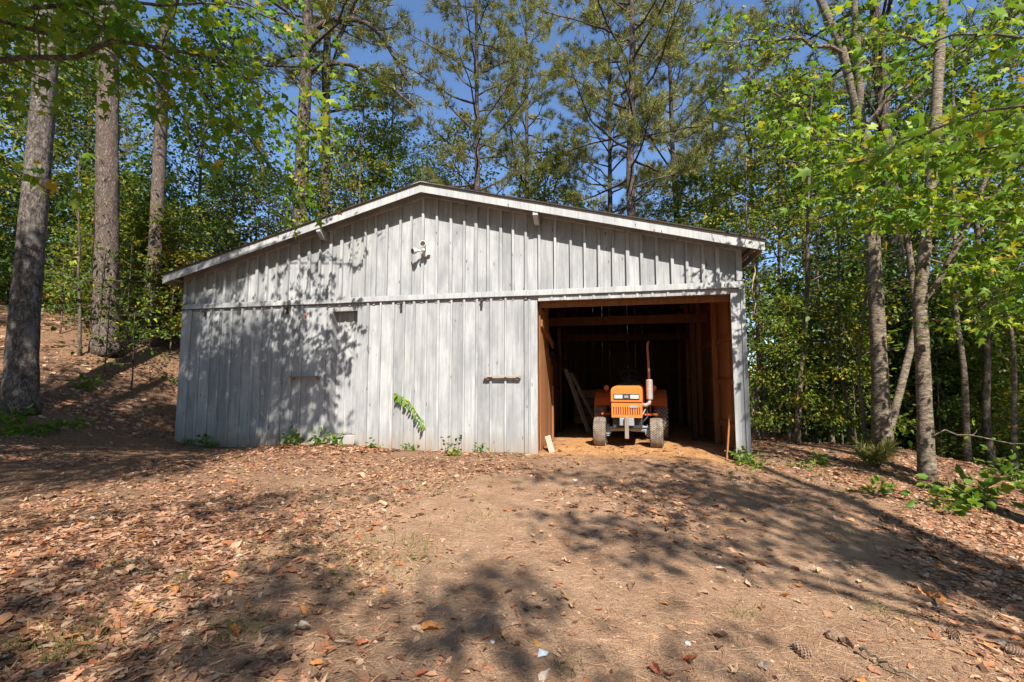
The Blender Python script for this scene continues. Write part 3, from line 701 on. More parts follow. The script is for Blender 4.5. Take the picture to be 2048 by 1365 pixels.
# ------------------------------------------------------------------ trees
def interp_path(pts, n):
    pts = np.asarray(pts, float); d = np.r_[0, np.cumsum(np.linalg.norm(np.diff(pts, axis=0), axis=1))]
    tt = np.linspace(0, d[-1], n)
    out = np.stack([np.interp(tt, d, pts[:,k]) for k in range(pts.shape[1])], -1)
    for _ in range(2): out[1:-1] = .25*out[:-2]+.5*out[1:-1]+.25*out[2:]
    return out

class Foliage:
    def __init__(s): s.p = []; s.a = []; s.n = []; s.z = []
    def spray(s, rg, path, count, size, width, flat=.7, droop=.35):
        """leaves set along a twig path, spreading either side"""
        path = np.asarray(path); n = count
        t_ = rg.uniform(.1, 1.0, n)*(len(path)-1); i = np.minimum(t_.astype(int), len(path)-2); f = (t_-i)[:,None]
        p = path[i]*(1-f)+path[i+1]*f; d = nrm_rows(path[i+1]-path[i])
        off = rg.normal(size=(n,3))*np.array([width,width,width*.45]); p = p+off
        a = nrm_rows(d*.6 + nrm_rows(off)*.9 + rg.normal(size=(n,3))*.35 - np.array([0,0,droop]))
        nn = np.array([0,0,1.])*flat + rg.normal(size=(n,3))*.55
        s.p.append(p); s.a.append(a); s.n.append(nn); s.z.append(size*rg.uniform(.6,1.25,n))
    def tuft(s, p, d, size): s.p.append(np.array([p])); s.a.append(np.array([d])); s.n.append(np.array([[.3,.2,.9]])); s.z.append(np.array([size]))
    def mesh(s, name, mat, tmpl):
        z_ = np.concatenate(s.z); rg = np.random.default_rng(len(z_)); n_ = len(z_)
        return scatter(name, mat, tmpl, np.concatenate(s.p), np.concatenate(s.a), np.concatenate(s.n), z_*(1 if tmpl is TUFT else rg.uniform(.65,1.2,n_)), None if tmpl is TUFT else rg.uniform(-1.5,4.0,n_), None if tmpl is TUFT else rg.uniform(.7,1.1,n_))

def limb(rg, start, d, L, n=7, wob=.10, bend=(0,0,.0)):
    pts = [np.array(start, float)]; d = nrm_rows(np.array(d, float)); b = np.array(bend, float)
    for k in range(n-1):
        d = nrm_rows(d + rg.normal(size=3)*wob + b/n); pts.append(pts[-1]+d*L/(n-1))
    return np.array(pts)

def trunk_mesh(name, path, radii, mat, sides=12, n=26, rough=.05, seed=0, flare=1.0):
    pr = np.c_[np.asarray(path, float), np.asarray(radii, float)]; pr = interp_path(pr, n)
    r_ = pr[:,3].copy(); 
    if flare > 1: h = np.linalg.norm(pr[:,:3]-pr[0,:3], axis=1); r_ *= 1+(flare-1)*np.exp(-h/.35)
    m = MB(); m.tube(pr[:,:3], r_, sides, True, 0, rough, seed); return m

def dress(rg, m, fo, pts, r0, ntw, tlen, nleaf, size, width, kind='broad', start=.25, flat=.7, droop=.35, mtw=None):
    """a limb with twigs and leaves"""
    mtw = m if mtw is None else mtw
    n = len(pts); L = np.linalg.norm(np.diff(pts, axis=0), axis=1).sum()
    m.tube(pts, np.linspace(r0, max(.004, r0*.25), n), 6 if r0 > .02 else 5, False)
    for k in range(ntw):
        t_ = start+(1-start)*(k+rg.uniform(.2,.8))/ntw; x = t_*(n-1); i = min(int(x), n-2); p = pts[i]+(pts[i+1]-pts[i])*(x-i); d = nrm_rows(pts[i+1]-pts[i])
        side = nrm_rows(np.cross(d, [0,0,1.])+1e-6)*(1 if k % 2 else -1)
        td = nrm_rows(d*.7+side*.8+np.array([0,0,rg.uniform(-.1,.35)])+rg.normal(size=3)*.2); tl = tlen*(1.15-.6*t_)*rg.uniform(.7,1.2)
        tp = limb(rg, p, td, tl, 5, .14, (0,0,-.25 if kind == 'broad' else .35))
        mtw.tube(tp, np.linspace(max(.005, r0*.35*(1-.6*t_)), .003, 5), 4, False)
        if kind == 'broad':
            fo.spray(rg, tp, nleaf, size, width, flat, droop)
        elif kind == 'pine':
            for q_ in range(nleaf):
                s_ = rg.uniform(.35,1.0); j = min(int(s_*4), 3); pp = tp[j]+(tp[j+1]-tp[j])*(s_*4-j)+rg.normal(size=3)*.10
                fo.tuft(pp, nrm_rows(nrm_rows(tp[j+1]-tp[j])+rg.normal(size=3)*.45+np.array([0,0,.25])), size*rg.uniform(.8,1.2))

def gen(seed, H, r0, h0, nb, blen, leaf_mat_, tmpl, size, ntw=5, nleaf=14, tlen=1.0, width=.16, elev=(10,55), kind='broad', path=None, radii=None, bark_='bark_thin',
        sides=10, prof=.55, flare=1.2, rough=.05, wob=.012, flat=.7, dead=0, nseg=24, bottom=.15):
    rg = np.random.default_rng(seed)
    if path is None:
        zz = np.linspace(-.15, H, 9); xy = np.cumsum(rg.normal(size=(9,2))*wob*H/3, axis=0); xy -= xy[0]
        path = np.c_[xy, zz]; radii = r0*(1-.86*np.clip(zz/H, 0, 1)**.9)+.004
    path = np.asarray(path, float); radii = np.asarray(radii, float)
    tm = trunk_mesh('trunk', path, radii, None, sides, nseg, rough, seed, flare)
    fine = interp_path(np.c_[path, radii], 60); hs = fine[:,2]-fine[0,2]; Ht = hs[-1]
    bm_ = MB(); fo = Foliage(); az = rg.uniform(0, 6.28)
    for k in range(nb+dead):
        dd = k >= nb
        f = (k+rg.uniform(0,1))/nb if not dd else rg.uniform(-.35, .1)
        h = (h0+(.985-h0)*f)*Ht; i = int(np.clip(np.searchsorted(hs, h), 1, 59)); p = fine[i,:3]; az += 2.4+rg.uniform(-.5,.5)
        el = R(rg.uniform(*elev)+18*f); L = blen*((1-f)**prof*(1-bottom*2*(1-min(1, f*4)))+.12)*rg.uniform(.7,1.15) if not dd else blen*rg.uniform(.25,.6)
        d = np.array([math.cos(az)*math.cos(el), math.sin(az)*math.cos(el), math.sin(el)])
        pts = limb(rg, p, d, L, 7, .12, (0,0,-.35 if kind == 'broad' else .25)); br = min(fine[i,3]*.55, .012+.011*L)
        if dd: bm_.tube(pts, np.linspace(br*.8, .004, 7), 5, False); continue
        dress(rg, bm_, fo, pts, br, max(2, int(ntw*(.5+.5*L/blen))), tlen*(.45+.55*L/blen), nleaf, size, width, kind, .2 if kind == 'broad' else .35, flat)
    return dict(trunk=tm.mesh('trunk', M[bark_], True), branches=bm_.mesh('branches', M[bark_], True), crown=fo.mesh('crown', M[leaf_mat_], tmpl))

def place(data, name, label, x, y, rz=0.0, sc=1.0, group=None, cat='tree', z=None, crown_mat=None, tilt=(0,0)):
    o = empty(name, (x, y, G(x, y)-.03 if z is None else z), rz); o.rotation_euler = (tilt[0], tilt[1], rz); o.scale = (sc, sc, sc); tag(o, label, cat, group)
    for k, me in data.items(): link(k, me, o)
    return o

# shared stocks
under_ = [gen(100+k, h, .085, .22, 26, 2.5, lm, OVAL, .15, 9, 30, 1.3, .30, (5,50)) for k, (h, lm) in enumerate(((10,'leaf_green'),(12,'leaf_dark'),(9,'leaf_gold'),(13,'leaf_green')))]
sap_ = [gen(200+k, h, .03, .12, 20, 1.25, lm, OVAL, .12, 7, 30, .75, .16, (0,45), sides=7) for k, (h, lm) in enumerate(((4.5,'leaf_green'),(5.5,'leaf_dark'),(3.6,'leaf_gold')))]
spr_ = [gen(250+k, h, .022, .25, 11, 1.1, lm, OVAL, .12, 4, 7, .6, .12, (0,40), sides=7) for k, (h, lm) in enumerate(((3.2,'leaf_green'),(2.4,'leaf_maple'),(2.8,'leaf_dark')))]
tall_ = [gen(300+k, 20, .20, .30, 30, 4.2, lm, OVAL, .19, 11, 34, 1.9, .34, (15,55), sides=12, bark_='bark_plated') for k, lm in enumerate(('leaf_green','leaf_dark'))]
pine_ = [gen(400+k, 21, .21, .36, 42, 3.9, 'needle', TUFT, .30, 9, 7, 1.3, .1, (-5,35), 'pine', bark_='bark_pine', sides=12, dead=9) for k in range(3)]

# --- big trunks left of the shed
def path_px(pts): return [at(u, v, y) for u, v, y in pts]
def hero(name, label, px, radii, top, nb, h0, blen, lm, tmpl, size, seed, bark_, **kw):
    P = path_px(px); base = P[0].copy(); g = G(base[0], base[1]); base[2] = g-.1
    pts = [np.array([0,0,0])] + [p-base for p in P[1:]] + [np.array(q_)+P[-1]-base for q_ in top]
    d = gen(seed, 1, 1, h0, nb, blen, lm, tmpl, size, path=pts, radii=radii, bark_=bark_, **kw)
    return place(d, name, label, base[0], base[1], z=base[2])
hero('hardwood_tree', 'thick smooth grey trunk at the far left edge, nearest to the yard', [(40,815,8.7),(48,640,8.75),(68,420,8.8),(88,200,8.8),(100,0,8.8)], [.25,.22,.20,.185,.17,.14,.1,.03],
     [(.4,.3,3.2),(.6,.2,6.5),(.4,.2,9)], 16, .60, 3.6, 'leaf_maple', STAR, .17, 501, 'bark_grey', sides=28, nseg=90, rough=.035, flare=1.2, ntw=8, nleaf=14, tlen=1.3, width=.25)
hero('plated_tree', 'tall rough plated trunk second from the left, dappled with sun', [(212,700,12),(214,450,12),(216,200,12),(218,0,12)], [.29,.25,.235,.215,.19,.14,.05],
     [(0,.3,4),(.2,.4,8),(.3,.3,12)], 15, .62, 4.0, 'leaf_green', OVAL, .17, 502, 'bark_plated', sides=26, nseg=90, rough=.08, flare=1.25, ntw=8, nleaf=18, tlen=1.4, width=.28)
hero('leaning_tree', 'slimmer dark trunk with a pale lit base, third from the left', [(298,688,13.5),(312,480,13.6),(322,250,13.7),(330,60,13.8)], [.21,.175,.16,.145,.12,.08,.03],
     [(.3,.3,3),(.5,.4,6.5),(.6,.3,10)], 15, .55, 3.6, 'leaf_dark', OVAL, .16, 503, 'bark_plated', sides=20, nseg=80, rough=.08, flare=1.25, ntw=8, nleaf=18, tlen=1.3, width=.26)

# --- trunks rising behind the roof
def behind(name, label, u, v, y, du, sc, data, rz, tilt=0.0, mat=None):
    p = at(u, v, y); return place(data, name, label, p[0], p[1], rz, sc, tilt=(0, tilt))
vine_rg = np.random.default_rng(77)
def ivy(parent, h0, h1, rad, n, name='climbing_leaves'):
    z = vine_rg.uniform(h0, h1, n); a = vine_rg.uniform(0, 6.28, n); rr = rad*(1-.03*z)+vine_rg.uniform(.0,.22,n)
    p = np.c_[np.cos(a)*rr, np.sin(a)*rr, z]; out = np.c_[np.cos(a), np.sin(a), np.zeros(n)]
    me = scatter(name, M['leaf_maple'], OVAL, p, out*.3+vine_rg.normal(size=(n,3))*.5-np.array([0,0,.8]), out+vine_rg.normal(size=(n,3))*.5, vine_rg.uniform(.08,.16,n)); return link(name, me, parent)
b1 = behind('pine_tree', 'stout dark pine trunk with climbing leaves behind the left roof slope', 588, 460, 18, 0, 1.55, pine_[0], 0.4, .012); ivy(b1, .8, 6, .2, 500)
def extra_limb(root, px, r0, r1, ntw=6, seed=1):
    rg = np.random.default_rng(seed); M_ = Matrix.LocRotScale(root.location, root.rotation_euler, root.scale).inverted()
    pts = interp_path([np.array(M_ @ Vector(at(*q_))) for q_ in px], 14); m = MB(); fo = Foliage(); m.tube(pts, np.linspace(r0, r1, 14), 7, False)
    for k in range(ntw):
        i = 5+int(k*8/ntw); tp = limb(rg, pts[i], rg.normal(size=3)+np.array([.3,0,-.1]), rg.uniform(.5,1.2), 5, .15); m.tube(tp, np.linspace(.018,.005,5), 4, False)
        for q_ in range(5): fo.tuft(tp[2+q_ % 3]+rg.normal(size=3)*.08, nrm_rows(tp[-1]-tp[-2]+rg.normal(size=3)*.3), .26)
    lo = m.build('limb', M['bark_pine'], root, smooth=True); link('needles', fo.mesh('needles', M['needle'], TUFT), lo)
extra_limb(b1, [(606,75,18),(630,52,17.9),(670,38,17.8),(715,36,17.7),(750,52,17.6),(778,95,17.5),(805,145,17.4),(820,170,17.4)], .10, .03, 8, 1)
extra_limb(b1, [(600,150,18),(650,128,17.8),(700,126,17.6),(750,150,17.4),(800,190,17.3),(830,215,17.3)], .06, .02, 7, 2)
b2 = behind('pine_tree', 'thinner dark pine trunk close right of the stout one with climbing leaves', 638, 440, 19.5, 0, 1.35, pine_[1], 2.2, .008); ivy(b2, .8, 5, .18, 250)
behind('pine_tree', 'pale slender pine rising just right of the ridge', 972, 390, 19, 0, .95, pine_[2], 1.0)
behind('pine_tree', 'thin grey pine behind the right roof slope near the lookout bracket', 1060, 390, 23, 0, .95, pine_[1], 4.4)
behind('pine_tree', 'big branching pine behind the middle of the right roof slope', 1268, 430, 17.5, 0, 1.12, pine_[0], 3.3)
behind('pine_tree', 'dark narrow pine just left of the big branching pine', 1205, 410, 22, 0, .95, pine_[2], 3.9)
behind('pine_tree', 'tall dark pine behind the pale multi-stemmed tree on the right', 1795, 860, 12.5, 0, 1.15, pine_[1], .9)
behind('pine_tree', 'distant pine between the two left pines and the ridge', 780, 400, 27, 0, .8, pine_[0], 5.1)
behind('pine_tree', 'distant slender pine deep in the woods left of the shed', 172, 560, 24, 0, .9, pine_[2], 1.9)
behind('pine_tree', 'far pine showing above the right eave end', 1440, 440, 26, 0, 1.0, pine_[1], 2.9)

behind('pine_tree', 'background pine just right of the big branching pine', 1370, 420, 21, 0, 1.05, pine_[2], 5.5)
behind('pine_tree', 'far pine above the right roof end', 1510, 450, 25, 0, 1.1, pine_[0], 4.7)
# --- leafy trees in the woods behind and beside the shed
W1 = [ # u, depth, stock, index, scale, label
 (20,16,under_,1,1.05,'dense leafy tree in the woods behind the thick grey trunk'),
 (130,19,under_,3,1.0,'leafy green tree between the thick grey trunk and the plated trunk'),
 (390,17,under_,1,1.0,'dark leafy tree just left of the left roof end'),
 (460,19,under_,3,.95,'leafy green tree above the left roof end'),
 (525,24,under_,2,.95,'golden-green tree left of the stout pine above the roof'),
 (690,21,under_,0,1.0,'airy green tree right of the paired pine trunks'),
 (770,20,under_,1,.95,'dark airy tree above the left roof slope near the ridge'),
 (722,18.5,under_,3,1.0,'tall airy green tree just right of the paired pines'),
 (915,21,under_,3,.95,'airy green tree behind the ridge, left of the pale slender pine'),
 (1100,22,under_,0,1.15,'airy green tree behind the right roof slope beside the thin grey pine'),
 (860,23,under_,3,.85,'green tree standing straight behind the ridge'),
 (1010,24,under_,0,.8,'green tree between the two pale pines'),
 (1130,25,under_,1,.8,'dark tree behind the middle of the right roof slope'),
 (1330,21,under_,3,.75,'green tree right of the big branching pine'),
 (1400,18,under_,1,.85,'dense dark tree behind the right roof slope'),
 (1480,16,under_,0,.9,'dense green tree behind the right roof end'),
 (1560,14,under_,3,.85,'leafy tree close beyond the right corner of the shed'),
 (1640,17,under_,1,1.0,'dark leafy tree left of the pale multi-stemmed tree'),
 (1740,18,under_,0,1.1,'leafy tree directly behind the pale multi-stemmed tree'),
 (1900,15,under_,1,1.05,'dense dark leafy tree right of the pale multi-stemmed tree'),
 (1985,18,under_,3,1.1,'leafy green tree near the right edge in the woods'),
 (2070,13,under_,0,1.0,'leafy green tree cut by the right edge of the picture'),
 (-80,13,under_,0,1.0,'leafy tree cut by the left edge of the picture'),
]
for k, (u, y, st, i, sc, lb) in enumerate(W1):
    x = (u-1024)/FPX*y; place(st[i], 'leafy_tree', lb, x, y, k*1.7, sc)
T1_ = [(60,24,0,1.0,'tall broad tree high behind the thick grey trunk'),(1620,23,0,.95,'tall broad tree high beyond the right roof end'),(1860,22,1,1.05,'tall broad tree high behind the right woods'),(2030,20,0,1.0,'tall broad tree at the upper right edge')]
for k, (u, y, i, sc, lb) in enumerate(T1_): place(tall_[i], 'tall_tree', lb, (u-1024)/FPX*y, y, 2.1*k+.6, sc)

for k, (x, y, i, sc, lb) in enumerate([(-14,-3,1,1.0,'unseen tall tree added behind the viewer far to the left'),(-10.5,-9.5,0,1.05,'unseen tall tree added behind the viewer at the back left'),(-4.5,-17,1,1.0,'unseen tall tree added well behind the viewer, left of centre'),
      (3,-21,0,1.0,'unseen tall tree added well behind the viewer, right of centre'),(14,-13,1,1.05,'unseen tall tree added behind the viewer at the back right'),(13.5,-5,0,1.0,'unseen tall tree added behind the viewer far to the right'),(-18,5,1,1.1,'tall tree added far out of view at the left'),(17,4,0,1.1,'tall tree added far out of view at the right')]):
    place(tall_[i], 'tall_tree', lb, x, y, 1.1*k+.3, sc)  # unseen trees added to block sky light from behind and the sides
for k, (x, y, i, lb) in enumerate([(-10.5,-3.5,0,'leafy tree added out of view at the left behind the viewer'),(-8.5,-8,1,'leafy tree added out of view behind the viewer, back left'),(8.5,-7.5,0,'leafy tree added out of view behind the viewer, back right'),(14.5,-2,1,'leafy tree added out of view at the right behind the viewer'),(-12,1.5,3,'leafy tree added out of view at the left of the yard'),(12,4,3,'leafy tree added out of view at the right of the yard')]):
    place(under_[i], 'leafy_tree', lb, x, y, k*2.0, 1.1)  # closer unseen trees, added to cut the sky fill further
# --- saplings and understorey
rs = np.random.default_rng(91)
def saps(us, ys, n, label, group, kinds, scr=(.7,1.2), st=sap_):
    for k in range(n):
        u = rs.uniform(*us); y = rs.uniform(*ys); x = (u-1024)/FPX*y
        place(st[kinds[k % len(kinds)]], 'sapling', label, x, y, rs.uniform(0,6.28), rs.uniform(*scr), group)
saps((1530,2060), (10.5,16), 20, 'slender leafy sapling in the shady woods right of the shed', 'saplings in the right woods', (0,1,1,0))
saps((1540,2060), (9.9,12.5), 9, 'bushy young sapling at the near edge of the right woods', 'bushy saplings at the right wood edge', (0,1), (.45,.8))
saps((-30,360), (13.5,20), 16, 'slender leafy sapling on the wooded rise left of the shed', 'saplings on the left rise', (0,2,1))
saps((110,345), (10.8,14.5), 15, 'young leafy sapling near the trunks on the left bank', 'young saplings on the left bank', (0,2,1), (.7,1.1), spr_)
saps((380,1500), (19,26), 10, 'leafy sapling showing over the roof behind the shed', 'saplings behind the shed', (0,1,2), (1.2,1.7))

# --- thin bare stems in the right woods
thin_ = []
for k in range(3):
    rg = np.random.default_rng(600+k); zz = np.linspace(-.1, 7, 8); xy = np.cumsum(rg.normal(size=(8,2))*.10, axis=0); xy -= xy[0]
    m = trunk_mesh('trunk', np.c_[xy, zz], .055*(1-.8*zz/7)+.004, None, 8, 20, .06, k, 1.2); fo = Foliage(); bm_ = MB(); fine = interp_path(np.c_[xy, zz], 40)
    for j in range(12):
        i = rg.integers(14, 39); az = rg.uniform(0,6.28); pts = limb(rg, fine[i], (math.cos(az), math.sin(az), rg.uniform(.1,.8)), rg.uniform(.6,1.6), 6, .15)
        dress(rg, bm_, fo, pts, .012, 3, .5, 10 if i > 18 else 3, .10, .14)
    thin_.append(dict(trunk=m.mesh('trunk', M['bark_thin' if k else 'bark_pale'], True), branches=bm_.mesh('branches', M['bark_thin'], True), crown=fo.mesh('crown', M['leaf_green'], OVAL)))
for k, (u, y, i, sc, tl, lb) in enumerate([(1585,10.3,1,1.2,.05,'thin straight stem just right of the shed corner'),(1512,11,1,1.0,0,'thin dark stem close behind the shed corner'),(1655,11,0,.8,.06,'thin leaning stem left of the pale multi-stemmed tree'),
      (1690,10,1,.75,-.03,'thin stem in front of the leaning one left of the multi-stemmed tree'),(1722,9.6,0,.75,.08,'crooked pale stem next to the multi-stemmed tree'),(1920,9.2,0,1.05,.1,'slim crooked stem right of the multi-stemmed tree'),
      (1968,9.5,1,1.3,-.02,'straight slim stem deep at the right edge'),(2010,8.6,0,.8,.03,'thin pale stem at the far right edge'),(160,11.4,1,.7,.02,'thin green sapling stem in front of the plated trunk')]):
    place(thin_[i], 'thin_tree', lb, (u-1024)/FPX*y, y, k*1.3, sc, tilt=(0, tl))

# --- pale multi-stemmed tree on the right
def multi(label, name, stems, base_uvy, lm, seed, limbs, bark_='bark_pale'):
    rg = np.random.default_rng(seed); b = at(*base_uvy); b[2] = G(b[0], b[1])-.1; o = empty(name, tuple(b)); tag(o, label, 'tree')
    fo = Foliage()
    for st, rr in stems:
        P = [at(*q_)-b for q_ in st]; m = trunk_mesh('trunk', P, rr, None, 16, 44, .05, seed, 1.15); m.build('trunk', M[bark_], o, smooth=True)
    for lb_, r0, ntw, tl, nl, sz in limbs:
        m = MB(); pts = interp_path([at(*q_)-b for q_ in lb_], 9); pts[1:] += rg.normal(size=(8,3))*.04; dress(rg, m, fo, pts, r0, int(ntw*1.4), tl, int(nl*2.0), sz, .22, 'broad', .2, .55, .4); m.build('limb', M[bark_], o, smooth=True)
    link('crown', fo.mesh('crown', M[lm], STAR), o); return o
multi('pale flaky-barked tree with forked stems right of the shed', 'forked_tree',
      [([(1765,895,9.2),(1760,760,9.2),(1752,600,9.2),(1742,430,9.2),(1722,250,9.2),(1690,110,9.3),(1640,0,9.4),(1590,-140,9.6)], [0.168,0.139,0.131,0.127,0.115,0.094,0.074,0.041]),
       ([(1722,250,9.2),(1716,120,9.1),(1708,0,9.0),(1700,-160,9.0)], [0.074,0.066,0.057,0.033]),
       ([(1770,890,9.3),(1800,780,9.4),(1835,640,9.5),(1815,480,9.5),(1795,380,9.6)], [0.082,0.07,0.066,0.057,0.041])],
      (1765,895,9.2), 'leaf_maple', 701,
      [([(1722,260,9.2),(1800,180,8.8),(1900,120,8.3),(2000,60,8)], .05, 9, 1.0, 13, .15), ([(1735,330,9.2),(1650,250,8.8),(1560,200,8.4),(1500,180,8.2)], .05, 9, 1.0, 13, .15),
       ([(1690,110,9.3),(1600,80,9),(1520,70,8.8),(1440,90,8.5)], .045, 8, .9, 10, .14), ([(1742,430,9.2),(1830,380,8.8),(1920,330,8.4)], .04, 8, .9, 12, .15),
       ([(1640,0,9.4),(1760,-60,9),(1880,-40,8.6)], .04, 8, .9, 10, .15), ([(1790,400,9.5),(1700,330,9.4),(1620,310,9.2)], .035, 8, .9, 12, .15), ([(1830,560,9.5),(1920,520,9.2),(2010,500,9)], .03, 8, .9, 13, .15)])
multi('pale tree at the right wood edge with a curved upper limb', 'curved_tree',
      [([(1855,965,7.2),(1850,850,7.2),(1846,720,7.2),(1838,600,7.2),(1850,500,7.2),(1868,300,7.3),(1878,120,7.4),(1885,0,7.5),(1890,-180,7.7)], [0.115,0.097,0.093,0.09,0.08,0.077,0.074,0.066,0.041]),
       ([(1838,610,7.2),(1880,560,7.1),(1925,470,6.9),(1955,400,6.8),(1985,325,6.7)], [.05,.043,.038,.032,.02])],
      (1855,965,7.2), 'leaf_maple', 702,
      [([(1868,320,7.3),(1950,230,7.1),(2060,180,6.9)], .04, 8, .8, 12, .14), ([(1955,400,6.8),(2020,380,6.6),(2090,370,6.4)], .025, 8, .7, 14, .14), ([(1985,325,6.7),(1900,300,6.4),(1820,330,6.1),(1740,350,5.9)], .022, 10, .8, 16, .14),
       ([(1925,470,6.9),(1840,430,6.6),(1740,420,6.4)], .02, 9, .7, 15, .14), ([(1880,100,7.4),(1800,60,7),(1700,50,6.7)], .03, 8, .8, 9, .14), ([(1850,870,7.2),(1900,862,7.0),(1980,875,6.8),(2048,890,6.6)], .014, 2, .3, 2, .1),
       ([(1850,520,7.2),(1930,545,6.9),(2030,540,6.7)], .02, 9, .7, 15, .14), ([(1855,640,7.2),(1950,650,6.9),(2050,600,6.7)], .018, 7, .6, 10, .14)])

# --- overhanging sweetgum-like limbs from trees just out of frame
def overhang(name, label, root, trunk_top, r0, limbs, lm, seed, tmpl=STAR, bark_='bark_grey'):
    rg = np.random.default_rng(seed); b = np.array([root[0], root[1], G(*root)-.1]); o = empty(name, tuple(b)); tag(o, label, 'tree')
    tp = np.array(trunk_top, float)-b; m = trunk_mesh('trunk', [np.zeros(3), tp*.5+np.array([.1,.1,0]), tp], [r0, r0*.75, r0*.3], None, 16, 30, .03, seed, 1.3); m.build('trunk', M[bark_], o, smooth=True); fo = Foliage()
    for px, rl, ntw, tl, nl, sz, w in limbs:
        P = [at(*q_)-b for q_ in px]; zc = np.clip((P[0][2]-1.2)/tp[2], .1, 1); P = [np.array([tp[0]*zc, tp[1]*zc, tp[2]*zc])] + P
        m = MB(); pts = interp_path(P, 13); pts[2:] += rg.normal(size=(11,3))*.035; dress(rg, m, fo, pts, rl, int(ntw*1.35), tl, int(nl*1.9), sz, w*1.15, 'broad', .22, .5, .45); m.build('limb', M[bark_], o, smooth=True)
    link('crown', fo.mesh('crown', M[lm], tmpl), o); return o
overhang('overhanging_tree', 'tree out of frame on the left whose yellow-green star-leaved limbs hang into the upper left', (-8.2,4.2), (-7.6,4.6,9.5), .24,
  [([(-60,125,5.0),(130,90,5.2),(300,65,5.5),(450,120,5.9),(560,190,6.3),(650,290,6.7)], .045, 15, 1.0, 17, .155, .17),
   ([(-60,30,5.2),(200,10,5.4),(420,-10,5.8),(560,40,6.1)], .04, 12, .9, 14, .155, .17),
   ([(250,40,5.6),(400,150,5.9),(500,280,6.3),(590,400,6.7)], .03, 13, .9, 17, .155, .17),
   ([(-60,340,4.2),(50,310,4.4),(130,350,4.6),(170,390,4.7)], .016, 6, .5, 6, .14, .12),
   ([(60,-60,5.6),(260,90,6.0),(360,220,6.4),(440,330,6.6)], .03, 12, .9, 14, .155, .17),
   ([(150,-80,6),(420,-40,6.3),(600,70,6.6),(680,160,6.9)], .03, 10, .8, 8, .15, .15)], 'leaf_maple', 801)
overhang('overhanging_tree', 'tree out of frame on the right whose large star leaves hang into the upper right', (6.6,3.6), (6.0,3.9,8.5), .2,
  [([(2120,170,3.1),(1980,180,3.4),(1850,270,3.7),(1730,330,4.0),(1640,345,4.3)], .022, 12, .5, 7, .135, .12),
   ([(2120,260,4.6),(1980,300,5.0),(1820,330,5.3),(1660,280,5.7),(1570,260,6.0)], .028, 13, .8, 15, .145, .15),
   ([(2120,430,5.0),(1950,440,5.3),(1780,420,5.7),(1650,400,6.0)], .024, 12, .7, 15, .145, .15),
   ([(2120,80,4.6),(1980,60,5.0),(1800,110,5.5),(1650,170,5.9)], .028, 10, .7, 8, .145, .15),
   ([(2120,590,5.4),(2020,610,5.5),(1940,640,5.8)], .016, 8, .5, 12, .13, .14)], 'leaf_maple', 802)

# --- trees standing behind the camera; their crowns throw the dappled shade on yard and wall
SUNN = np.array(SUN)
def wallpt(u, v):
    d = ray(u, v); n_ = -NIN; k = ((P0-np.array([0,0,CAM_H]))@n_)/(d@n_); return np.array([0,0,CAM_H])+d*k
def groundpt(u, v):
    d = ray(u, v); k = np.linspace(.8, 30, 1400); P_ = np.array([0,0,CAM_H])+d*k[:,None]
    below = P_[:,2] < gz(P_[:,0], P_[:,1], False); i_ = int(np.argmax(below)) if below.any() else len(k)-1
    return P_[i_]
def shade_tree(name, label, root, H, r0, clusters, lm, seed, extra=6):
    rg = np.random.default_rng(seed); b = np.array([root[0], root[1], G(*root)-.1]); o = empty(name, tuple(b)); tag(o, label, 'tree')
    zz = np.linspace(0, H, 8); xy = np.cumsum(rg.normal(size=(8,2))*.12, axis=0); xy -= xy[0]; path = np.c_[xy, zz]
    trunk_mesh('trunk', path, r0*(1-.85*zz/H)+.01, None, 14, 30, .04, seed, 1.3).build('trunk', M['bark_plated'], o, smooth=True)
    fo = Foliage(); m = MB(); fine = interp_path(path, 50)
    for (P, dist, rad, n) in clusters:
        c = P + SUNN*dist - b; h = np.clip(c[2]-np.linalg.norm(c[:2])*.5, H*.25, H*.97); st = fine[int(h/H*49)]
        pts = interp_path([st, (st+c)/2+np.array([0,0,.4]), c], 8); m.tube(pts, np.linspace(.07, .012, 8), 6, False)
        for j in range(n):
            az = rg.uniform(0,6.28); d = np.array([math.cos(az), math.sin(az), rg.uniform(-.25,.35)]); s0 = pts[rg.integers(5,8)]
            tp = limb(rg, s0, d, rad*rg.uniform(.6,1.25), 6, .18); m.tube(tp, np.linspace(.014,.004,6), 4, False)
            fo.spray(rg, tp, 42, .15, .20, .6, .4)
    m.build('branches', M['bark_plated'], o, smooth=True); link('crown', fo.mesh('crown', M[lm], OVAL), o); return o
gp_, wp_ = groundpt, wallpt
def bp_(x, y): return np.array([x, y, G(x, y)])
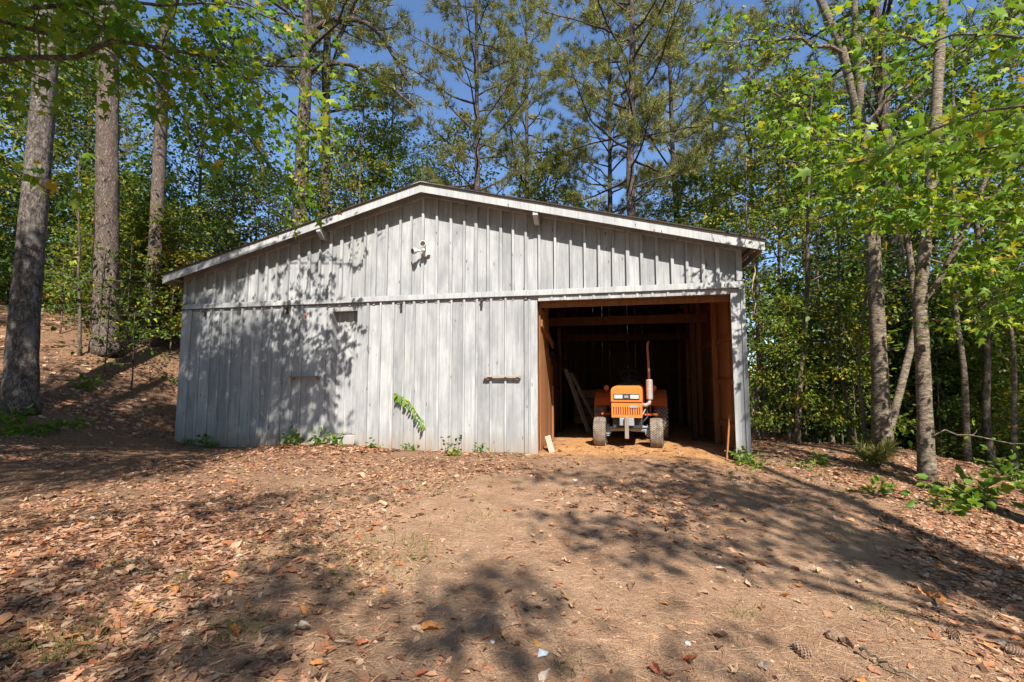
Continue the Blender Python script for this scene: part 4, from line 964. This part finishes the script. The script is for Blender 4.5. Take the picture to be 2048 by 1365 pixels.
shade_tree('shade_tree', 'tall leafy tree behind the viewer on the left, shading the left wall', (-7.0,-2.2), 15, .26,
   [(wp_(430,700),12,.9,24),(wp_(400,620),14,.7,18),(wp_(470,800),11,.9,24),(wp_(560,850),10,.8,21),(wp_(600,760),13,.6,16),(wp_(420,860),12,.9,21),(wp_(520,660),15,.5,10),(wp_(640,830),9,.6,8),
    (bp_(-9.6,10.4),13,1.1,20),(bp_(-9.0,12),13,1.1,18),(bp_(-8.2,10.8),13,1.0,18),(bp_(-10.6,9.8),13,1.1,18),(bp_(-8.0,9.3),12,.9,16),(bp_(-9.2,8.2),13,1.0,16),(gp_(300,860),12,1.2,18),(gp_(200,880),13,1.4,24),(gp_(60,850),12,1.4,24),(gp_(330,930),13,1.3,20),(gp_(120,960),13,1.2,8),(bp_(-7.6,10.2),13,.9,14),(gp_(50,930),14,1.2,19),(wp_(400,560),13,.7,14),(wp_(480,540),14,.5,6),(wp_(510,800),13,.8,18),(wp_(440,760),15,.8,18),(wp_(580,800),14,.6,12),(wp_(520,730),13,.6,10)], 'leaf_green', 901)
shade_tree('shade_tree', 'tall leafy tree behind the viewer on the right, shading the bay entrance', (6.5,-4.5), 16, .28,
   [(gp_(1120,945),14,.8,8),(gp_(1280,950),14,.8,8),(gp_(1420,960),13,.8,8),(gp_(1250,1000),13,.5,4),(gp_(1450,1030),12,.8,7),(gp_(1600,1050),11,.8,8),(gp_(1750,1090),11,.8,7),(gp_(1900,1130),10,.8,8),(gp_(2020,1190),10,.7,7),
    (gp_(1560,980),13,.8,7),(gp_(1020,1010),13,.6,4),(gp_(1150,1060),12,.5,4)], 'leaf_green', 902)
shade_tree('shade_tree', 'leafy tree behind the viewer in the middle, shading the near dirt', (3.0,-13.5), 15, .22,
   [(gp_(430,1250),14,0.62,6),(gp_(300,1290),14,0.62,6),(gp_(560,1210),14,0.56,5),(gp_(700,1150),15,0.50,3),(gp_(850,1100),15,0.56,3),(gp_(120,1270),14,0.62,5),(gp_(800,1250),14,0.50,3),(gp_(1000,1230),14,0.56,3),(gp_(1100,1320),13,0.56,5),(gp_(700,1330),13,0.50,3),
    (gp_(600,1050),16,0.62,3),(gp_(1350,1310),13,0.44,3),(gp_(100,1050),14,.5,5),(gp_(330,1090),14,.5,5),(gp_(520,1010),15,.5,5),(gp_(260,1010),14,.5,5),(gp_(900,1180),14,.45,4),(gp_(650,990),15,.5,4),(gp_(200,1120),15,0.56,3)], 'leaf_green', 903)

# --- low woodland beyond, in one mass with an added ring behind the camera
def woodland():
    rg = np.random.default_rng(55); P = []; n = 0
    cl = []
    for k in range(1500):
        az = rg.uniform(R(-65), R(65)); d = rg.uniform(27, 52); x = math.sin(az)*d; y = math.cos(az)*d+2
        hmax = 4.0 if abs(az) < R(30) else (2.8 if az < 0 else 6.0)
        cl.append((x, y, rg.uniform(0,1)**1.2*hmax))
    for k in range(1500):
        az = rg.uniform(R(65), R(295)); d = rg.uniform(20, 30); cl.append((math.sin(az)*d, math.cos(az)*d+2, rg.uniform(0,1)*17))  # tall unseen ring behind the camera, added to lower the ambient light
    cl = np.array(cl); cl[:,2] += gz(cl[:,0], cl[:,1], False)
    per = 75; p = np.repeat(cl, per, 0)+rg.normal(size=(len(cl)*per,3))*np.array([1.0,1.0,.75]); n = len(p)
    return scatter('woodland', M['leaf_green'], DIAM, p, rg.normal(size=(n,3))-np.array([0,0,.4]), rg.normal(size=(n,3))*.7+np.array([0,-.2,.5]), rg.uniform(.16,.34,n))
tag(link('woodland', woodland()), 'mass of far green woodland beyond the shed and trees, with an unseen ring added behind the viewer', None, None, 'stuff')
def undergrowth():
    rg = np.random.default_rng(56); cl = []
    for k in range(950):
        if k % 5 < 2: u = rg.uniform(1525, 2200); y = rg.uniform(10.2, 20)
        else: u = rg.uniform(-150, 370); y = rg.uniform(13.5, 24)
        x = (u-1024)/FPX*y; cl.append((x, y, rg.uniform(0,1)**1.5*4.5))
    cl = np.array(cl); cl[:,2] += gz(cl[:,0], cl[:,1], False)+.15
    per = 60; p = np.repeat(cl, per, 0)+rg.normal(size=(len(cl)*per,3))*np.array([.55,.55,.28]); n = len(p)
    p[:,2] = np.maximum(p[:,2], np.repeat(cl[:,2], per)-.4)
    return scatter('undergrowth', M['leaf_dark'], OVAL, p, rg.normal(size=(n,3))-np.array([0,0,.3]), rg.normal(size=(n,3))*.6+np.array([0,-.1,.7]), rg.uniform(.07,.15,n))
tag(link('undergrowth', undergrowth()), 'dense leafy undergrowth on the forest floor beside the shed', None, None, 'stuff')

# ------------------------------------------------------------------ leaf litter, straw, grass
def inside_shed(x, y, m=.0):
    rx, ry = x-P0[0], y-P0[1]; s_ = rx*EX[0]+ry*EX[1]; d_ = rx*NIN[0]+ry*NIN[1]; return (s_ > -.02-m) & (s_ < W_SH+.02+m) & (d_ > -.08-m) & ~((s_ > 7.85) & (s_ < 10.85) & (d_ < .9))
def litter_density(x, y):
    side = np.clip((np.abs(x-.9)-1.6)/2.2, 0, 1); far = np.clip((y-4.0)/2.5, 0, 1)
    d = np.maximum(side, far*.75)*.94+.06
    d *= np.clip(.55+1.0*_vn(x, y, .7, 11)+.7*_vn(x, y, 2.1, 12), .06, 1.5)
    bayf = np.exp(-(((x-2.2)/1.7)**2+((y-7.0)/.8)**2)); rx, ry = x-P0[0], y-P0[1]; dd = rx*NIN[0]+ry*NIN[1]; return d*(1-.75*bayf)*np.where((dd > -.35) & (x > .5) & (x < 4), .12, 1)
def curled(seed, lobed):
    rg = np.random.default_rng(seed)
    if lobed:
        v, f = STAR; v = v.copy(); v[:,1] -= .4; rr = (v[:,:2]**2).sum(1); v[:,2] = rr*rg.uniform(.3,.9)+v[:,0]*v[:,1]*rg.uniform(-.9,.9); return v, f
    o = [(0,-.5),(-.2,-.36),(-.33,-.1),(-.28,.2),(-.12,.42),(0,.55),(.14,.40),(.30,.18),(.31,-.12),(.18,-.38)]
    v = [(0,0,0)]+[(x*rg.uniform(.55,1.25), y*rg.uniform(.75,1.2), abs(x)**1.5*rg.uniform(.4,1.6)+y*y*rg.uniform(-.2,.6)) for x, y in o]
    n = len(v); return np.array(v), np.array([(0, i, i+1) for i in range(1, n-1)]+[(0, n-1, 1)])
def flat_curl(n, k): return np.array([(0,0,0)])
LT = [curled(1,False), curled(2,True), curled(3,False), curled(6,False), curled(5,False), curled(7,False)]
rl = np.random.default_rng(66)
def sample_xy(n, near=True):
    out = []
    while sum(len(o) for o in out) < n:
        k = n*3; u = rl.uniform(-60, 2108, k)
        y = np.exp(rl.uniform(math.log(1.9), math.log(9.5 if near else 22), k)) if near else rl.uniform(8, 24, k)
        x = (u-1024)/FPX*y; ok = ~inside_shed(x, y, .03) & (rl.uniform(0, 1.3, k) < litter_density(x, y)); out.append(np.c_[x, y][ok])
    return np.concatenate(out)[:n]
def litter_mesh(n, near, szr, name='leaf_litter'):
    Vs, Fs, off = [], [], 0; xy = sample_xy(n, near); z = np.concatenate([gz(a[:,0], a[:,1]) for a in np.array_split(xy, 60)]); k = len(LT)
    e = .05; zx = (np.concatenate([gz(a[:,0]+e, a[:,1]) for a in np.array_split(xy, 60)])-z)/e; zy = (np.concatenate([gz(a[:,0], a[:,1]+e) for a in np.array_split(xy, 60)])-z)/e
    nn = np.c_[-zx, -zy, np.ones(n)]+rl.normal(size=(n,3))*.22; ax_ = rl.normal(size=(n,3))*np.array([1,1,.12]); sz = np.clip(np.exp(rl.normal(math.log((szr[0]*szr[1])**.5), .42, n)), szr[0]*.7, szr[1]*1.7)
    cu = rl.uniform(-.4, .8, n); P_ = np.c_[xy, z+.006+sz*.10*np.abs(np.minimum(cu, .35))]
    for i in range(k):
        q_ = np.arange(i, n, k); tv, tf = LT[i]
        y_ = nrm_rows(ax_[q_]-nn[q_]*((ax_[q_]*nn[q_]).sum(1)/(nn[q_]**2).sum(1))[:,None]); x_ = nrm_rows(np.cross(y_, nn[q_])); z_ = np.cross(x_, y_); s_ = sz[q_][:,None,None]
        xk = rl.uniform(.45,1.1,len(q_))[:,None,None]
        V = P_[q_][:,None,:]+s_*(tv[None,:,0,None]*x_[:,None]*xk+tv[None,:,1,None]*y_[:,None]+tv[None,:,2,None]*z_[:,None]*cu[q_][:,None,None])
        Vs.append(V.reshape(-1,3)); Fs.append((tf[None]+(np.arange(len(q_))*len(tv))[:,None,None]).reshape(-1,3)+off); off += len(Vs[-1])
    return fast_mesh(name, np.concatenate(Vs), np.concatenate(Fs), M['litter'])
lm1 = litter_mesh(46000, True, (.022,.075)); lm2 = litter_mesh(30000, False, (.05,.11))
# join both into one carpet
def joined(name, meshes, mat):
    V, F, off = [], [], 0
    for me in meshes:
        v = np.empty(len(me.vertices)*3, np.float32); me.vertices.foreach_get('co', v); f = np.empty(len(me.loops), np.int32); me.loops.foreach_get('vertex_index', f)
        V.append(v.reshape(-1,3)); F.append(f.reshape(-1,3)+off); off += len(me.vertices)
    return fast_mesh(name, np.concatenate(V), np.concatenate(F), mat)
tag(link('leaf_litter', joined('leaf_litter', (lm1, lm2), M['litter'])), 'carpet of dry tan and brown fallen leaves over the ground', None, None, 'stuff')
def strands(n, L, w, name, mat, yr, up, cover=True, clump=None):
    if clump is None:
        u = rl.uniform(-60, 2108, n); y = np.exp(rl.uniform(math.log(yr[0]), math.log(yr[1]), n)); x = (u-1024)/FPX*y
    else: x, y = clump
    ok = ~inside_shed(x, y, -.02); x, y = x[ok], y[ok]; n = len(x); z = np.concatenate([gz(a, b) for a, b in zip(np.array_split(x, 30), np.array_split(y, 30))])
    p = np.c_[x, y, z+.004]; d = nrm_rows(rl.normal(size=(n,3))*np.array([1,1,.06])+np.array([0,0,up])); s_ = nrm_rows(np.cross(d, rl.normal(size=(n,3))))*w
    ln = (L*rl.uniform(.5,1.3,n))[:,None]; mid = p+d*ln*.55+rl.normal(size=(n,3))*L*.06*np.array([1,1,.3])+np.array([0,0,.004+up*.01]); tip = p+d*ln*1.0-np.array([0,0,1.])*ln*.12*up
    tip[:,2] = np.maximum(tip[:,2], p[:,2]-.002)
    V = np.stack([p-s_, p+s_, mid+s_*.8, mid-s_*.8, tip], 1).reshape(-1,3); b = (np.arange(n)*5)[:,None]
    F = np.concatenate([b+np.array([0,1,2]), b+np.array([0,2,3]), b+np.array([3,2,4])])
    return fast_mesh(name, V, F, mat)
tag(link('pine_straw', strands(34000, .12, .0011, 'pine_straw', M['straw'], (1.9,7.5), .03)), 'fallen brown pine needles and fine twigs on the dirt', None, None, 'stuff')
cx_, cy_ = [], []
for (u, v, n, r_) in [(130,1290,170,.16),(460,1275,90,.10),(60,1300,60,.2),(830,1090,90,.2),(740,1130,180,.25),(900,970,160,.3),(1140,1330,26,.05),(1770,1230,50,.08),(1560,960,120,.5),(650,1080,80,.3),(1000,910,120,.35),(1650,960,200,.6),(720,1000,100,.4),(1480,1230,26,.08),(560,1100,60,.2),(100,880,150,.5),(1840,970,120,.4),(960,1040,80,.25),(1180,915,60,.4),(370,1140,40,.1),(250,1140,40,.1),(1700,1080,60,.2)]:
    p = groundpt(u, v); cx_.append(p[0]+rl.normal(size=n)*r_); cy_.append(p[1]+rl.normal(size=n)*r_)
tag(link('grass_tufts', strands(0, .085, .0022, 'grass_tufts', M['grass'], None, 1.0, clump=(np.concatenate(cx_), np.concatenate(cy_)))), 'sparse thin grass sprouting through the dirt and leaves', None, None, 'stuff')

# the largest fallen leaves, each a thing of its own
COL = {'tan': (.52,.34,.215), 'orange-brown': (.48,.21,.065), 'pale grey': (.47,.39,.32), 'dark brown': (.17,.10,.07), 'russet': (.36,.13,.075)}
LM = {}
for k, c in COL.items():
    t = NT('dry_leaf_'+k.replace('-', '_').replace(' ', '_')); v = t.coord('Object', (1,1,1), True); n1 = t.noise(v, 3.5, 4); 
    t.base(t.ramp(n1, [(.3,(c[0]*.7,c[1]*.65,c[2]*.6)),(.7,(c[0]*1.15,c[1]*1.15,c[2]*1.15))]), .7, .25); LM[k] = t.m
def dry_leaf(seed, lobed, mat):
    v, f = curled(seed, lobed); rg = np.random.default_rng(seed); 
    # finer outline: split each rim edge
    rim = v[1:]; nv = [v[0]]; m = len(rim)
    for i in range(m):
        a, b = rim[i], rim[(i+1) % m]; nv += [a, (a+b)/2*(1+rg.uniform(-.06,.10))+np.array([0,0,rg.uniform(-.03,.06)])]
    mids = [v[0]*.5+p*.5-np.array([0,0,.05*rg.uniform(0,1)]) for p in nv[1:]]; n = len(mids); V = np.array([v[0]]+mids+nv[1:]); F = []
    for i in range(n):
        j = (i+1) % n; F.append((0, 1+i, 1+j)); F += [(1+i, 1+n+i, 1+n+j), (1+i, 1+n+j, 1+j)]
    V[:,2] -= V[:,2].min()*.6
    return fast_mesh('fallen_leaf', V, np.array(F), mat, True)
LD = {k: [dry_leaf(20+i+10*j, i % 2 == 1, LM[k]) for i in range(5)] for j, k in enumerate(COL)}
keys = list(COL); wts = [.40,.22,.09,.17,.12]; cnt = 0
def put_leaf(x, y, col, size, label, group=None, i=None, tiltk=.25):
    o = link('fallen_leaf', LD[col][int(rl.integers(0,5)) if i is None else i]); o.location = (x, y, G(x, y)+.006+size*.03); o.scale = (size*rl.uniform(.6,1.0), size, size*rl.uniform(.6,1.7)); o.rotation_euler = (rl.normal()*tiltk, rl.normal()*tiltk, rl.uniform(0,6.28))
    tag(o, label, 'leaf', group); return o
special = [(860,1268,'orange-brown',.105,'large orange curled leaf lying on the bare dirt in front'),(1330,1216,'orange-brown',.075,'single bright orange leaf on bare dirt right of centre'),(1338,1348,'russet',.09,'upright curled russet leaf at the very bottom edge'),
           (605,1275,'pale grey',.11,'big pale grey leaf arched on bare dirt at lower left'),(405,1302,'tan',.12,'large flat tan leaf near the bottom left'),(150,1268,'orange-brown',.10,'orange leaf beside a green grass tuft at lower left'),(255,1150,'tan',.13,'pale curled tan leaf on the sunny left dirt'),
           (1090,1352,'pale grey',.08,'pale leaf by a grass sprig at the bottom centre'),(1830,1175,'tan',.11,'tan leaf at the left of the orange leaf heap'),(1700,1193,'tan',.08,'yellowish tan leaf on bare dirt left of the orange heap'),(1005,1270,'tan',.07,'narrow tan leaf in the shade at the bottom centre'),(720,955,'tan',.20,'large pale yellowish leaf in the sun before the shed wall')]
for u, v, c, s_, lb in special:
    p = groundpt(u, v); put_leaf(p[0], p[1], c, s_, lb)
for k in range(9):
    p = groundpt(1870+rl.normal()*16, 1195+rl.normal()*11); put_leaf(p[0], p[1], 'orange-brown' if k < 6 else 'tan', rl.uniform(.07,.10), 'orange dry leaf in the small heap on the right-hand dirt' if k < 6 else 'tan dry leaf in the small heap on the right-hand dirt', 'leaves of the small orange heap' if k < 6 else 'tan leaves of the small heap', None, .8)
while cnt < 285:
    u = rl.uniform(-20, 2068); y = math.exp(rl.uniform(math.log(2.05), math.log(5.2))); x = (u-1024)/FPX*y
    if rl.uniform(0, .9) > litter_density(np.array([x]), np.array([y]))[0]+.12: continue
    c = rl.choice(keys, p=wts); put_leaf(x, y, c, rl.uniform(.045,.105), {'tan':'dry tan leaf scattered on the near dirt','orange-brown':'dry orange-brown leaf scattered on the near dirt','pale grey':'faded pale grey leaf scattered on the near dirt','dark brown':'withered dark brown leaf scattered on the near dirt','russet':'dry russet leaf scattered on the near dirt'}[c], c+' leaves scattered on the near dirt'); cnt += 1

# grit and clods
def grit():
    n = 9000; u = rl.uniform(-60, 2108, n); y = np.exp(rl.uniform(math.log(1.9), math.log(8), n)); x = (u-1024)/FPX*y; ok = ~inside_shed(x, y, .05); x, y = x[ok], y[ok]; n = len(x)
    z = np.concatenate([gz(a, b) for a, b in zip(np.array_split(x, 20), np.array_split(y, 20))]); tv = np.array([(1,0,0),(-.5,.87,0),(-.5,-.87,0),(.1,.1,.7),(.6,.9,-.2),(-.9,0,-.2)]); tf = np.array([(0,4,3),(4,1,3),(1,5,3),(5,2,3),(2,0,3)])
    sz = np.exp(rl.normal(-5.3, .5, n)); a = rl.uniform(0, 6.28, n); c_, s_ = np.cos(a), np.sin(a)
    V = np.stack([x[:,None]+sz[:,None]*(tv[:,0]*c_[:,None]-tv[:,1]*s_[:,None]), y[:,None]+sz[:,None]*(tv[:,0]*s_[:,None]+tv[:,1]*c_[:,None]), z[:,None]+sz[:,None]*tv[:,2]], -1)
    return fast_mesh('grit', V.reshape(-1,3), (tf[None]+(np.arange(n)*6)[:,None,None]).reshape(-1,3), M['straw'])
tag(link('grit', grit()), 'fine clods and grit on the bare dirt', None, None, 'stuff')
# pine cones
def cone_mesh(seed):
    rg = np.random.default_rng(seed); m = MB(); m.tube([(-.042,0,0),(-.02,0,0),(.01,0,0),(.045,0,0)], [.010,.020,.017,.005], 10)
    for k in range(70):
        f = k/70; x = -.040+f*.082; r_ = .012+.011*math.sin(math.pi*min(1, f*1.15+.12)); a = k*2.4; d = np.array([.5+.3*f, math.cos(a), math.sin(a)]); d = nrm_rows(d); c = np.array([x, math.cos(a)*r_*.6, math.sin(a)*r_*.6]); s_ = np.array([0,-math.sin(a),math.cos(a)])*.0075; L = .018*(1-.35*f)
        up = np.cross(d, s_); up = nrm_rows(up)*.0022; t_ = c+d*L
        m.add([c-s_*.5, c+s_*.5, t_+s_, t_-s_, t_+d*.004+up*1.8, c+up], [(0,1,2,3),(3,2,4),(0,3,4,5),(1,5,4,2)])
    return m.mesh('pine_cone', M['cone'])
CM = [cone_mesh(1), cone_mesh(2)]
for k, (u, v, lb) in enumerate([(1668,1272,'grey-brown open pine cone on the dirt, farther left one'),(1605,1305,'dark brown pine cone standing nearest the bottom edge'),(1908,1280,'pine cone right of the other two on sunlit dirt'),(2030,1312,'dark pine cone at the bottom right corner'),(1865,1108,'small dark pine cone in the shade at the right')]):
    p = groundpt(u, v); o = link('pine_cone', CM[k % 2]); s_ = 1.15 if k < 4 else .9; o.scale = (s_,)*3; o.location = (p[0], p[1], G(p[0], p[1])+.022); o.rotation_euler = (k*.9, .15 if k != 1 else -.7, k*1.9+.3); tag(o, lb, 'pine cone')
# pebbles and a scrap of plastic
def pebble(u, v, s_, lb, mat='stone'):
    bm_ = bmesh.new(); bmesh.ops.create_icosphere(bm_, subdivisions=2, radius=1); rg = np.random.default_rng(int(u))
    for vt in bm_.verts: vt.co *= rg.uniform(.82,1.12)
    me = bpy.data.meshes.new('pebble'); bm_.to_mesh(me); bm_.free(); me.materials.append(M[mat]); p = groundpt(u, v); o = link('pebble', me); o.location = (p[0], p[1], G(p[0], p[1])+s_*.3); o.scale = (s_, s_*.8, s_*.55); o.rotation_euler = (0,0,u); tag(o, lb, 'pebble')
for u, v, s_, lb in [(1672,1126,.022,'white pebble on shaded dirt at the right'),(1375,1290,.02,'white pebble on bare dirt right of centre'),(1860,1120,.018,'small pale pebble near the shaded pine cone'),(985,1283,.017,'small white pebble at the bottom centre'),(1150,960,.035,'pale stone in the shade before the open bay'),(1555,1018,.03,'pale stone in the shaded litter on the right')]: pebble(u, v, s_, lb)
p = groundpt(1085,1305); m = MB(); m.add([(-.03,-.02,0),(.02,-.025,.012),(.035,.02,.004),(-.015,.03,.016),(0,0,.02)], [(0,1,4),(1,2,4),(2,3,4),(3,0,4)]); o = m.build('plastic_scrap', M['plastic_white'], loc=(p[0], p[1], G(p[0], p[1])+.008)); tag(o, 'small pale blue scrap of plastic on the shaded dirt', 'scrap'); md = o.modifiers.new('thick', 'SOLIDIFY'); md.thickness = .002
# fallen sticks
def stick(px, r_, lb, mat='bark_thin'):
    P = [groundpt(u, v)+np.array([0,0,r_+.015]) for u, v in px]; P = interp_path(P, 12); c = P[0].copy(); P = P-c; P[1:-1] += rl.normal(size=(10,3))*.008; m = MB(); m.tube(P, np.linspace(r_, r_*.5, 12), 6); tag(m.build('fallen_stick', M[mat], loc=tuple(c), smooth=True), lb, 'stick')
stick([(1640,1130),(1730,1128),(1850,1135),(1920,1150)], .004, 'thin pale twig lying across the shaded right litter', 'bark_pale')
stick([(1700,1000),(1740,1030),(1770,1050)], .012, 'short stick in the leaf litter at the right bank'); stick([(1760,945),(1830,955),(1900,975)], .015, 'fallen branch at the foot of the curved tree')
stick([(1720,1310),(1790,1345),(1850,1375)], .01, 'weathered flat stick at the bottom right', 'bark_pale'); stick([(320,1250),(300,1290)], .004, 'short twig at the lower left')

# ------------------------------------------------------------------ small plants
rp = np.random.default_rng(123)
def plant(label, base, n, h, leaf, spread=.5, per=7, name='weed', mat='weed', tmpl=OVAL, lean=(0,0,0), z=None):
    b = np.array([base[0], base[1], G(base[0], base[1])-.01 if z is None else z]); o = empty(name, tuple(b)); tag(o, label, 'plant'); fo = Foliage(); m = MB()
    for k in range(n):
        az = rp.uniform(0,6.28); d = np.array([math.cos(az)*spread, math.sin(az)*spread, 1.0])+np.array(lean); pts = limb(rp, np.array([rp.normal()*.03, rp.normal()*.03, 0]), d, h*rp.uniform(.6,1.15), 6, .12, (0,0,-.5*spread)); m.tube(pts, np.linspace(.005*h+.0012, .001, 6), 5, False)
        fo.spray(rp, pts, per, leaf, leaf*.55, .8, .25)
    m.build('stems', M['weed'], o); link('leaves', fo.mesh('leaves', M[mat], tmpl), o); return o
for u, v, n, h, lf, lb in [(440,884,6,.16,.07,'small weed clump at the foot of the left sliding door'),(515,882,8,.24,.09,'leafy weed against the left door, larger of the two'),(625,885,9,.30,.11,'bright yellow-green weed below the left handle bar'),(650,890,6,.24,.10,'yellow-green weed just right of the brightest weed'),
        (700,886,6,.26,.09,'small weed at the sill of the narrow set-back panel'),(770,890,4,.16,.06,'tiny weed at the left foot of the right sliding door'),(820,900,5,.14,.06,'low sprig at the middle foot of the right sliding door'),(975,900,4,.24,.07,'thin weed near the right end of the right sliding door'),
        (910,912,7,.12,.07,'low ground weed under the dark seedling'),(1475,920,10,.34,.08,'weed clump at the foot of the right door post'),(1510,935,8,.25,.08,'weed on the ground right of the door post')]:
    p = groundpt(u, v); dd = float((p-P0)@NIN)
    if dd > -.20: p = p-NIN*(dd+.20)
    plant(lb, p, n, h, lf)
p = groundpt(893,908); dd = float((p-P0)@NIN); p = p-NIN*max(0, dd+.25); plant('dark green upright seedling before the right sliding door', p, 2, .42, .075, .12, 12, mat='leaf_dark')
# vine sprig growing out between the boards
vb = shed_pt(4.99, -.075, 1.03); vo = empty('wall_vine', tuple(vb), -A_SH); tag(vo, 'bright green vine sprig arching over the grey right door', 'vine')
pts = np.array([(0,0,0),(.12,-.06,-.03),(.26,-.09,-.10),(.40,-.10,-.22),(.52,-.10,-.36),(.60,-.09,-.50),(.64,-.07,-.64)]); pts = interp_path(pts, 16); m = MB(); m.tube(pts, np.linspace(.006,.002,16), 6, False); m.build('stem', M['weed'], vo)
pp, aa, nn, zz = [], [], [], []
for k in range(30):
    f = k/30*15; i = min(int(f), 14); p = pts[i]+(pts[i+1]-pts[i])*(f-i); d = nrm_rows(pts[i+1]-pts[i]); sgn = 1 if k % 2 else -1
    pp.append(p); aa.append(nrm_rows(d*.25+sgn*np.array([d[2],-.5,-d[0]])*.55+np.array([-.1,-.25,-.75])+rp.normal(size=3)*.22)); nn.append(np.array([.2,-.7,.7])+rp.normal(size=3)*.25); zz.append(rp.uniform(.11,.17)*(1-.25*k/30))
link('leaves', scatter('leaves', M['weed'], OVAL, np.array(pp), np.array(aa), np.array(nn), np.array(zz), None, np.full(30, .62)), vo)
# dead leaves caught under the track board
for s_, z, lb in ((2.62,2.66,'curled red-brown dead leaf caught under the track board'),(3.03,2.57,'red-brown dead leaf hanging lower on the left door')):
    o = link('caught_leaf', LD['russet'][1]); q_ = shed_pt(s_, -.10, z); o.location = tuple(q_); o.scale = (.10,)*3; o.rotation_euler = (1.2,.4,s_); tag(o, lb, 'leaf')
# broad-leaved bush at the right and low plants left and right
def bush(label, u, v, n, h, leaf, spread, per, mat='weed', name='bush', lean=(0,0,0)): p = groundpt(u, v); return plant(label, p, n, h, leaf, spread, per, name, mat, OVAL, lean)
bush('bright broad-leaved bush at the right edge of the yard', 1950, 1010, 12, .75, .17, .9, 8); bush('yellow-green low broad-leaved sprout in front of the bush', 1890, 1020, 6, .36, .15, .7, 6)
bush('low leafy sprout left of the curved tree base', 1745, 990, 6, .22, .11, .6, 6); bush('small leafy sprout at the wood edge', 1640, 925, 6, .25, .10, .6, 6); bush('small sprout between shed post and thin stems', 1600, 935, 5, .2, .09, .6, 6)
bush('leafy ground vines below the thick grey trunk', 60, 870, 14, .35, .12, 1.2, 9); bush('leafy ground vines right of the thick grey trunk', 130, 855, 10, .3, .11, 1.2, 8); bush('low green sprouts at the left edge below the trunk', 10, 850, 9, .4, .12, 1.0, 8)
bush('green sprout on the dark bank left of the shed', 175, 780, 6, .4, .12, .8, 8); bush('sprig with yellow leaves beside the left shed corner', 350, 765, 4, .3, .10, .9, 6)
bush('small green plant in litter at the far right edge', 2030, 960, 8, .6, .13, .9, 8)
# grassy pine seedling
p = groundpt(1755, 935); o = empty('pine_seedling', (p[0], p[1], G(p[0], p[1])-.02)); tag(o, 'grassy long-needled pine seedling at the foot of the forked tree', 'seedling'); fo = Foliage(); m = MB()
for k in range(9):
    d = np.array([rp.normal()*.5, rp.normal()*.5, 1]); pts = limb(rp, (0,0,0), d, rp.uniform(.2,.5), 5, .1); m.tube(pts, np.linspace(.008,.003,5), 5, False)
    for q_ in range(3): fo.tuft(pts[2+q_], nrm_rows(pts[-1]-pts[-2]+rp.normal(size=3)*.02), .24)
m.build('stems', M['bark_thin'], o); link('needles', fo.mesh('needles', M['needle'], TUFT), o)
